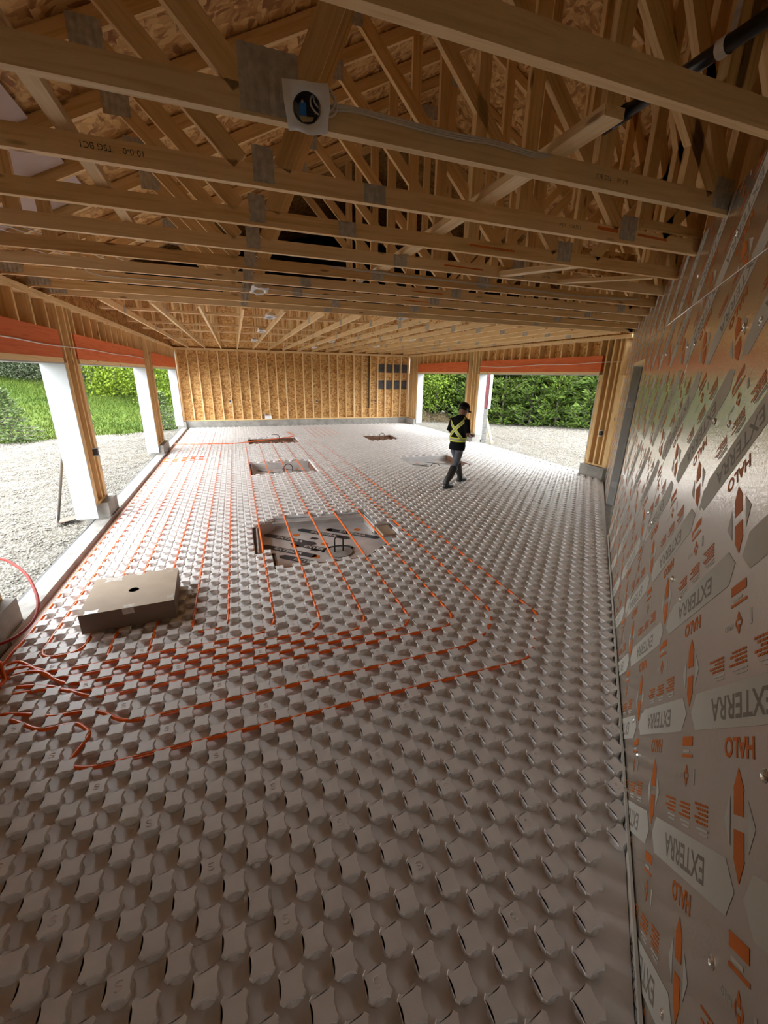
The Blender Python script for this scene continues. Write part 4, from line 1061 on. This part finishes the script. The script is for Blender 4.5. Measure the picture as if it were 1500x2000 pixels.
# hair and cap
v, f = [], []
for i in range(7):
    for k in range(20):
        ph = .15+1.75*i/6; th = math.pi*.42+ (2*math.pi-math.pi*.84)*k/19; p = hp(-.006+.101*math.sin(ph)*math.cos(th), .081*math.sin(ph)*math.sin(th), .012+.112*math.cos(ph)); v.append(p)
for i in range(6):
    for k in range(19): f.append((i*20+k, (i+1)*20+k, (i+1)*20+k+1, i*20+k+1))
mpart('hair', mesh_np('hair', v, f, HAIR, smooth=True))
v, f = [], []
for i in range(8):
    ph = (math.pi/2+.05)*i/7
    for k in range(24): th = 2*math.pi*k/24; v.append(hp(-.002+.110*math.sin(ph)*math.cos(th), .092*math.sin(ph)*math.sin(th), .040+.098*math.cos(ph)))
for i in range(7):
    for k in range(24): f.append((i*24+k, (i+1)*24+k, (i+1)*24+(k+1) % 24, i*24+(k+1) % 24))
cap = mpart('cap', mesh_np('cap', v, f, SHIRT, smooth=True))
v, f = [], []
for i in range(2):
    for q in range(4):
        for k in range(9):
            th = -1.0+2.0*k/8; rr = .102+.075*q/3*max(.25, math.cos(th*1.1)); v.append(hp(rr*math.cos(th), .088/.102*rr*math.sin(th)*.95, .034-.018*(q/3)-.012*th*th+.006*i))
for i in range(2):
    for q in range(3):
        for k in range(8): a = i*36+q*9+k; f.append((a, a+1, a+10, a+9) if i else (a, a+9, a+10, a+1))
mpart('cap_brim', mesh_np('brim', v, f, SHIRT, smooth=True), cap)
# shirt: loft of ellipses, with sleeves
SEC = [(.745, -.012, .132, .178), (.80, -.01, .134, .178), (.90, .0, .130, .172), (1.02, .0, .122, .168), (1.14, .006, .122, .178), (1.24, .014, .126, .190), (1.32, .022, .118, .190), (1.37, .032, .094, .155), (1.41, .048, .068, .090), (1.435, .058, .056, .062)]
def sec(z):
    zs = [s[0] for s in SEC]; return [float(np.interp(z, zs, [s[i] for s in SEC])) for i in (1, 2, 3)]
def onshirt(z, th, off):
    cx_, rx_, ry_ = sec(z); return Vector((cx_+(rx_+off)*math.cos(th), (ry_+off)*math.sin(th), z))
v, f = [], []; n = 28; zs = np.linspace(.745, 1.435, 22)
for z in zs:
    for k in range(n): v.append(onshirt(z, 2*math.pi*k/n, .004*math.sin(7*z*6+k*1.3)*(1 if z < 1.3 else 0)))
for i in range(len(zs)-1):
    for k in range(n): f.append((i*n+k, i*n+(k+1) % n, (i+1)*n+(k+1) % n, (i+1)*n+k))
shirt = mpart('shirt', mesh_np('shirt', v, f, SHIRT, smooth=True))
for s, el in ((-1, (-.02, -.235, 1.07)), (1, (.0, .235, 1.08))):
    a, b = Vector((.025, s*.145, 1.34)), Vector(el)
    V_, F_ = tube_arrays([a, a.lerp(b, .22), a.lerp(b, .5), a.lerp(b, .92)], [.074, .078, .070, .066], 14); mpart('sleeve', mesh_np('sleeve', V_, F_, SHIRT, smooth=True), shirt)
def band(path, wd, off, mat, par):
    """ribbon on the shirt along (z, theta) points"""
    P_ = [onshirt(z, t, off) for z, t in path]; v, f = [], []
    for i, p in enumerate(P_):
        z, t = path[i]; d = (P_[min(i+1, len(P_)-1)]-P_[max(i-1, 0)]).normalized(); cx_, rx_, ry_ = sec(z)
        nn = Vector((math.cos(t)/rx_, math.sin(t)/ry_, 0)).normalized(); sd = d.cross(nn)
        v += [p+sd*wd/2+nn*.002, p-sd*wd/2+nn*.002]
    for i in range(len(P_)-1): f.append((2*i, 2*i+1, 2*i+3, 2*i+2))
    return mpart('band', mesh_np('band', v, f, mat), par)
ve = bpy.data.objects.new('harness_vest', None); COL.objects.link(ve); ve.parent = MAN
wb_ = [(.955, t) for t in np.linspace(0, 2*math.pi, 33)]
paths = [wb_]
for s in (1, -1):
    paths.append([(z, math.pi+s*t) for z, t in zip(np.linspace(1.395, .97, 12), np.linspace(-1.25, .95, 12))])
    paths.append([(z, s*t) for z, t in zip(np.linspace(1.395, .97, 10), np.linspace(1.25, .75, 10))])
for i, p in enumerate(paths):
    o = band(p, .085 if i == 0 else .068, .010+.002*i, HIVIS, ve); o.name = 'yellow_band'
    o = band(p, .042 if i == 0 else .034, .0125+.002*i, REFL, ve); o.name = 'grey_band'
V = [(-.01, 0, HIP+.04, .085)]; E_ = []
for s, K, A in ((-1, KR, AR), (1, KL, AL)):
    n = len(V); a = Vector(K).lerp(Vector(A), .38); V += [(-.012, s*.078, HIP-.06, .092), (*Vector((-.012, s*.085, HIP-.06)).lerp(Vector(K), .5), .082), (*K, .066), (*a, .058)]
    E_ += [(0, n), (n, n+1), (n+1, n+2), (n+2, n+3)]
mpart('jeans', skin_mesh(V, E_, JEANS, 2))
for s, K, A in ((-1, KR, AR), (1, KL, AL)):
    a = Vector(K).lerp(Vector(A), .16); b = Vector(K).lerp(Vector(A), .6); A = Vector(A)
    sh = [a, a.lerp(b, .06), b, A+Vector((.0, 0, .05)), A+Vector((.012, 0, -.02)), A+Vector((.012, 0, -.075))]
    V_, F_ = tube_arrays(sh, [.080, .081, .070, .060, .058, .056], 16)
    bt = mpart('boot', mesh_np('boot', V_, F_, BOOT, smooth=True))
    v, f = [], []
    for i, (x, w_, h_) in enumerate(((-.065, .030, .06), (-.05, .045, .085), (.02, .050, .105), (.09, .050, .085), (.15, .052, .070), (.19, .045, .058), (.212, .022, .035))):
        for k in range(12):
            t = 2*math.pi*k/12; zz = max(math.sin(t), -.35)
            v.append((A.x+x, A.y+w_*math.cos(t), (zz+.35)/1.35*h_+.016))
    for i in range(6):
        for k in range(12): f.append((i*12+k, i*12+(k+1) % 12, (i+1)*12+(k+1) % 12, (i+1)*12+k))
    f += [tuple(range(11, -1, -1)), tuple(72+k for k in range(12))]
    mpart('boot_foot', mesh_np('foot', v, f, BOOT, smooth=True), bt)
    out = [(-.07, .028), (-.05, .046), (.02, .050), (.09, .053), (.15, .055), (.195, .046), (.216, .02)]
    ol = [(x, w_) for x, w_ in out]+[(x, -w_) for x, w_ in out[::-1]]
    v = [(A.x+x, A.y+y, 0) for x, y in ol]+[(A.x+x, A.y+y, .022) for x, y in ol]; m = len(ol)
    f = [tuple(range(m-1, -1, -1)), tuple(range(m, 2*m))]+[(i, (i+1) % m, m+(i+1) % m, m+i) for i in range(m)]
    mpart('sole', mesh_np('sole', v, f, BLACK), bt)
ph = bpy.data.objects.new('phone', slab((-.008, -.08, -.04), (.0, .08, .04), BLACK)); COL.objects.link(ph)
ph.matrix_world = Matrix.Translation((MX, MY, NH)) @ Matrix.Rotation(math.radians(24), 4, 'Z') @ Matrix.Translation((.315, -.03, 1.02)) @ Matrix.Rotation(-.9, 4, 'Y')
tag(ph, 'dark flat phone held in the hands of the walking man', 'phone')
# ------------------------------------------------------------------ outside: ground
EN = Vector((-.55, 1.0, 0)).normalized(); E0 = Vector((-5.9, 17.1, 0))
def gz(x, y):
    s = (Vector((x, y, 0))-E0).dot(EN); z = -.12
    if s > 0: z += .082*s*min(1, .35+s/9)
    return z + .05*math.sin(x*.5+y*.31)*min(1, max(0, s)/6)
GR = empty('ground', (0, 10, -.2), kind='structure')
def terrain(nm, xs, ys, zf, mat, keep=None, noise=0.0):
    V = [(x, y, zf(x, y)+random.uniform(-noise, noise)) for y in ys for x in xs]; nx = len(xs); F = []
    for j in range(len(ys)-1):
        for i in range(nx-1):
            if keep is None or keep((xs[i]+xs[i+1])/2, (ys[j]+ys[j+1])/2): F.append((j*nx+i, j*nx+i+1, (j+1)*nx+i+1, (j+1)*nx+i))
    o = obj(nm, mesh_np(nm, V, F, mat, smooth=True), GR); return o
dist = lambda x, y: (Vector((x, y, 0))-E0).dot(EN)
wob = lambda x, y: .25*math.sin(x*2.1)+.2*math.sin(y*3.3+x)
terrain('gravel_yard', np.arange(-14, XL-.20, .16), np.arange(-2, 22, .16), lambda x, y: -.11, GRAVEL, lambda x, y: dist(x, y) < .4+wob(x, y), .012)
terrain('grass_field', np.arange(-70, XL+12, 1.0), np.arange(-6, 75, 1.0), lambda x, y: gz(x, y)-.03, GRASSM, lambda x, y: dist(x, y) > -1.2 and (x < XL-.4 or y > YB+1.5))
terrain('gravel_drive', np.arange(XR+.22, 30, .2), np.arange(-4, 26, .2), lambda x, y: -.06-.02*min(2, x-XR), GRAVEL, None, .012)
V = [(-90, -60, -.35), (90, -60, -.35), (90, 90, -.35), (-90, 90, -.35)]
obj('field_base', mesh_np('field', V, [(0, 1, 2, 3)], GRASSM), GR)
# loose stones on the gravel
octv = np.array([(1, 0, 0), (0, 1, 0), (-1, 0, 0), (0, -1, 0), (0, 0, .8), (0, 0, -.8)], float)
octf = np.array([(0, 1, 4), (1, 2, 4), (2, 3, 4), (3, 0, 4), (1, 0, 5), (2, 1, 5), (3, 2, 5), (0, 3, 5)])
def stones(nm, xr, yr, n, keep, z0, label):
    c = np.c_[rng.uniform(*xr, n), rng.uniform(*yr, n)]; c = c[[keep(*q) for q in c]]; n = len(c)
    r = rng.uniform(.009, .026, n); V = octv[None]*r[:, None, None]*rng.uniform(.6, 1.3, (n, 6, 1)); a = rng.uniform(0, 6.28, n)
    x = V[:, :, 0]*np.cos(a)[:, None]-V[:, :, 1]*np.sin(a)[:, None]; y = V[:, :, 0]*np.sin(a)[:, None]+V[:, :, 1]*np.cos(a)[:, None]
    W_ = np.stack([x+c[:, :1], y+c[:, 1:2], V[:, :, 2]*.8+z0], -1).reshape(-1, 3)
    o = obj(nm, tri_mesh(nm, W_, (octf[None]+6*np.arange(n)[:, None, None]).reshape(-1, 3), GSTONE)); tag(o, label, 'gravel', kind='stuff')
stones('gravel', (-9, XL-.25), (3.5, 18.5), 42000, lambda x, y: dist(x, y) < .3, -.105, 'loose pale crushed stones outside the left openings')
stones('gravel', (XR+.3, 16), (7, 17), 26000, lambda x, y: True, -.085, 'loose pale crushed stones outside the right openings')
# grass tufts
n = 60000; c = np.c_[rng.uniform(-24, -2.5, n), rng.uniform(14.5, 42, n)]; c = c[[dist(*q) > .15+wob(*q) for q in c]]; n = len(c)
gzv = np.array([gz(*q)-.03 for q in c]); a = rng.uniform(0, 6.28, n); h = rng.uniform(.06, .2, n)*np.where(rng.random(n) > .93, 1.8, 1); wd = .012+.02*rng.random(n)
V = np.stack([np.c_[c[:, 0]-wd*np.cos(a), c[:, 1]-wd*np.sin(a), gzv], np.c_[c[:, 0]+wd*np.cos(a), c[:, 1]+wd*np.sin(a), gzv], np.c_[c[:, 0]+rng.normal(0, .05, n), c[:, 1]+rng.normal(0, .05, n), gzv+h]], 1).reshape(-1, 3)
o = obj('grass', tri_mesh('grass', V, np.arange(3*n).reshape(-1, 3), GRASSM)); tag(o, 'short green grass on the slope beyond the left gravel', 'grass', kind='stuff')
# ------------------------------------------------------------------ outside: trees
def sprays(P_, D_v, L, W_, mat, nm):
    """one thin leaf-like triangle pair per point P_ along direction D_v"""
    n = len(P_); r = rng.normal(0, 1, (n, 3)); s = np.cross(D_v, r); s /= np.linalg.norm(s, axis=1)[:, None]+1e-9
    L = np.broadcast_to(L, n)[:, None]; W_ = np.broadcast_to(W_, n)[:, None]
    a = P_; b = P_+D_v*L*.5+s*W_; c = P_+D_v*L; d = P_+D_v*L*.5-s*W_
    V = np.stack([a, b, c, d], 1).reshape(-1, 3); F = np.arange(4*n).reshape(-1, 4); F = np.concatenate([F[:, [0, 1, 2]], F[:, [0, 2, 3]]])
    return tri_mesh(nm, V, F, mat)
def conifer(h, r, nl, nb, per, mat, L=.16, W_=.022, low=.04, lift=.12):
    P_, D_ = [], []; br = []
    for i in range(nl):
        t = low+(1-low)*(i+.5*random.random())/nl; z = h*t; R_ = r*(1-t)**(1.0 if h < 2 else .75)*random.uniform(.8, 1.1)+.06
        for k in range(nb):
            az = 2*math.pi*(k+random.random()*.7)/nb+i*1.1; rr = R_*random.uniform(.7, 1.1); dr = random.uniform(lift-.37, lift)
            br.append([(0, 0, z), (rr*.55*math.cos(az), rr*.55*math.sin(az), z+rr*.55*dr), (rr*math.cos(az), rr*math.sin(az), z+rr*dr+.06*rr)])
            u = rng.random(per)**.7; x = rr*u
            base = np.c_[x*math.cos(az), x*math.sin(az), z+x*dr]; side = np.array([-math.sin(az), math.cos(az), 0]); sw = (rng.random(per)-.5)*rr*.55*(1-u*.5)
            base = base+side*sw[:, None]+np.c_[np.zeros(per), np.zeros(per), rng.normal(0, .03, per)]
            d = np.array([math.cos(az), math.sin(az), 0])[None]*.8+side[None]*np.sign(sw)[:, None]*.7+rng.normal(0, .4, (per, 3)); d[:, 2] += .15+lift
            P_.append(base); D_.append(d/np.linalg.norm(d, axis=1)[:, None])
    return sprays(np.concatenate(P_), np.concatenate(D_), L*rng.uniform(.6, 1.2, sum(map(len, P_))), W_, mat, 'foliage'), br
def leafy(h, r, n, mat, zc, L=.13, W_=.045, clusters=60, squash=1.0):
    P_ = []
    for i in range(clusters):
        d = rng.normal(0, 1, 3); d /= np.linalg.norm(d); q = d*np.array([r, r, (h-zc)*squash])*random.uniform(.45, 1)**.6; q[2] = max(q[2]+zc, .15)
        P_.append(q+rng.normal(0, r*.16, (n//clusters, 3)))
    P_ = np.concatenate(P_); D_ = rng.normal(0, 1, P_.shape); D_ /= np.linalg.norm(D_, axis=1)[:, None]
    return sprays(P_, D_, L*rng.uniform(.6, 1.2, len(P_)), W_, mat, 'foliage'), []
def make_tree(nm, fol, h, tr, br, label, group=None, lean=0.0):
    R = empty(nm, (0, 0, 0), label=label, cat='tree', group=group)
    pts = [(lean*t*t*h+.03*math.sin(5*t), .03*math.cos(4*t)-.03, h*t-.3) for t in np.linspace(0, 1, 7)]
    tube('trunk', pts, [tr*(1-.85*i/6) for i in range(7)], BARK, R, 8)
    if br: tag(tubes('branches', br, .012, BARK, R, 3), kind='stuff')
    if fol: tag(obj('foliage', fol, R), kind='stuff')
    return R
def plant(proto, spots, label, group, used=[]):
    for i, (x, y, s, a) in enumerate(spots):
        z = gz(x, y)-.03 if x < XL else -.12
        o = proto if not proto.get('set') else copy_tree(proto, (x, y, z))
        proto['set'] = 1 if 'set' not in proto else proto['set']
        o.location = (x, y, z); o.rotation_euler[2] = a; o.scale = (s, s, s); tag(o, label, 'tree', group)
f1, b1_ = conifer(1.75, .95, 14, 7, 18, SPRUCE, .16, .026)
t1 = make_tree('spruce_sapling', f1, 1.8, .03, b1_, 'small bushy spruce at the edge of the lawn outside the first left opening'); t1.location = (-7.1, 16.75, -.1)
t2 = copy_tree(t1, (-2.95, 19.3, -.05)); t2.scale = (.78, .78, .85); t2.rotation_euler[2] = 2; t2['label'] = 'small spruce beside the back left corner of the garage'
f, b_ = leafy(6.0, 2.5, 13000, LEAF, 2.7, .17, .06, 120)
lt = make_tree('leafy_tree', f, 4.6, .10, b_, 'bright green leafy tree beyond the lawn outside the second left opening'); lt.location = (-6.9, 30, .75)
l2 = copy_tree(lt, (-3.4, 27, .3)); l2.scale = (.8, .8, .9); l2.rotation_euler[2] = 1.3; l2['label'] = 'green leafy tree seen through the last left opening'
f, b_ = leafy(5.0, 2.6, 9000, GREYT, 2.0, .16, .04, 90)
gt = make_tree('thicket_tree', f, 4.4, .08, b_, 'grey green tree at the far edge of the lawn'); 
plant(gt, [(-19.5, 37, 1.1, 0), (-16.6, 38.5, 1.3, 1), (-14.2, 37, 1.0, 2), (-11.6, 36, 1.1, 3), (-9.4, 34.5, .95, 4), (-22, 39, 1.4, 5)], 'grey green tree at the far edge of the lawn', 'trees at the far edge of the lawn')
f, b_ = conifer(7, 2.3, 22, 9, 40, PINED, .30, .035, .02)
dt = make_tree('dark_spruce', f, 7.2, .12, b_, 'dark conifer rising behind the lawn')
plant(dt, [(-15.5, 42, 1.1, 0), (-18.6, 43, 1.2, 1), (-21.8, 42, 1.0, 2), (-24.5, 44, 1.3, 3), (-12.5, 42.5, 1.2, 4), (-9.5, 41, 1.1, 5), (-6.0, 40, 1.2, 2.5), (-3.0, 36, 1.1, .4), (-28, 43, 1.3, 1.7)], 'dark conifer rising behind the lawn', 'dark conifers behind the lawn')
GRP = 'trees beyond the right openings'
f, b_ = conifer(5.2, 1.45, 20, 6, 40, PINE, .30, .038, .0, .40)
p1 = make_tree('pine_tree', f, 5.4, .07, b_, '')
sp1 = [(11.6, 19.4, .9, 0), (12.9, 18.3, 1, 1), (13.9, 17.3, .85, 2), (14.9, 16.6, 1.05, 3), (16.0, 15.4, .95, 4), (12.4, 20.6, 1.15, 5), (14.0, 19.5, 1.1, .6), (15.6, 18.0, 1.2, 1.6), (17.2, 16.6, 1.1, 2.6), (17.6, 14.4, 1.0, 3.6), (19.0, 16.0, 1.2, 5.2), (18.6, 18.6, 1.3, .9)]
plant(p1, sp1, 'green pine at the edge of the gravel outside the right openings', 'pines '+GRP)
f, b_ = conifer(6.4, 1.7, 22, 7, 36, PINED, .32, .042, .02, .3)
p2 = make_tree('dark_pine', f, 6.6, .09, b_, '')
sp2 = [(10.9, 21.6, 1, 0), (13.2, 22.2, 1.1, 1), (15.2, 21.0, 1.1, 2), (17.0, 19.8, 1.15, 3), (18.8, 20.4, 1.25, 4), (20.2, 17.6, 1.2, 5), (9.6, 23.5, 1.1, .4), (11.8, 24.5, 1.2, 1.2), (14.4, 24.6, 1.3, 2.2), (20.6, 14.6, 1.2, 2.9), (22, 20, 1.4, 1.1), (17.2, 23.4, 1.4, .2)]
plant(p2, sp2, 'dark pine in the second row outside the right openings', 'dark pines '+GRP)
f, b_ = leafy(5.4, 1.5, 6500, LEAF2, 3.0, .12, .045, 70, 1.0)
p3 = make_tree('birch_tree', f, 5.2, .065, b_, '', None, .06)
plant(p3, [(10.2, 20.6, .95, 0), (9.5, 21.6, 1.1, 2), (13.4, 19.9, 1.0, 4), (15.2, 17.4, .9, 1), (16.8, 17.9, 1.1, 3), (11.3, 22.8, 1.2, 5), (8.9, 22.2, 1.0, 5.6)], 'slender birch with pale leaves among the pines', 'birches '+GRP)
f, b_ = leafy(.9, .9, 1500, DRYGRASS, .2, .22, .008, 30, .6)
for i, (x, y, s) in enumerate(((9.6, 20.3, 1.0), (10.4, 19.7, .8), (9.1, 20.9, 1.1))):
    o = obj('brush_pile', f, None, (x, y, -.12)); o.scale = (s, s, s*.8); tag(o, ('dry brush at the foot of the birches, middle clump', 'dry brush clump nearest the gravel, seen past the man', 'dry brush clump farthest back by the white jamb')[i], 'brush')
o = tube('bare_trunk', [(13.6, 17.7, -.15), (14.0, 17.3, .9), (14.7, 16.8, 1.9), (15.6, 16.2, 3.0)], [.06, .05, .04, .02], plain('pale_bark', (.30, .28, .24), .8), None, 8, (13.6, 17.7, -.15)); tag(o, 'bare pale trunk leaning among the pines', 'tree')
# ------------------------------------------------------------------ outside: cladding pier, stake, shovel
R = empty('clad_pier', (XR+.40, 12.8, -.1), label='red clad pier with white corner board and grey block base outside the right wall', cat='pier')
for k in range(12):
    z = 1.20+.145*k
    board('siding_board', (XR+.285, 12.49-.004*(k % 2), z+.07), (XR+.43, 12.47, z+.07), .14, .02, SIDING, R); 
for k in range(12):
    z = 1.20+.145*k; board('siding_board', (XR+.42, 12.5, z+.07), (XR+.44, 13.2, z+.07), .14, .02, SIDING, R)
box('corner_board', (XR+.42, 12.44, 1.16), (XR+.53, 12.50, 2.95), PVC, R); box('core', (XR+.285, 12.50, -.1), (XR+.42, 13.2, 2.95), STONE, R)
for k in range(6):
    z = -.1+.21*k; box('block', (XR+.285, 12.46-.006*(k % 2), z), (XR+.47, 13.2, z+.203), STONE, R)
o = board('wooden_stake', (XR+.86, 12.62, -.08), (XR+.50, 12.6, .86), .038, .085, WOODL, up=(0, 1, 0)); tag(o, 'pale wooden stake leaning on the block base outside the right wall', 'stake')
R = empty('shovel', (-2.78, 7.2, -.1), label='long handled square shovel leaning on the first left post, blade on the gravel', cat='shovel')
tube('handle', [(-2.80, 7.30, -.02), (-2.62, 7.14, .5), (-2.42, 6.95, 1.08)], .019, WOODH, R, 10)
tube('socket', [(-2.83, 7.33, -.06), (-2.76, 7.27, .12)], .024, STEEL, R, 10)
v = [(x, y, .02*abs(x)*4-.01) for y in (0, -.10, -.20, -.28) for x in (-.14, -.12, 0, .12, .14)]
f = [(j*5+i, j*5+i+1, j*5+i+6, j*5+i+5) for j in range(3) for i in range(4)]
o = bpy.data.objects.new('blade', mesh_np('blade', v, f, plain('rusty_steel', (.16, .11, .08), .7, .3, var=.3))); o.location = (-2.84, 7.36, -.07); o.rotation_euler = (-.12, .1, 1.9); link(o, R)
md = o.modifiers.new('t', 'SOLIDIFY'); md.thickness = .004
bpy.context.view_layer.update()
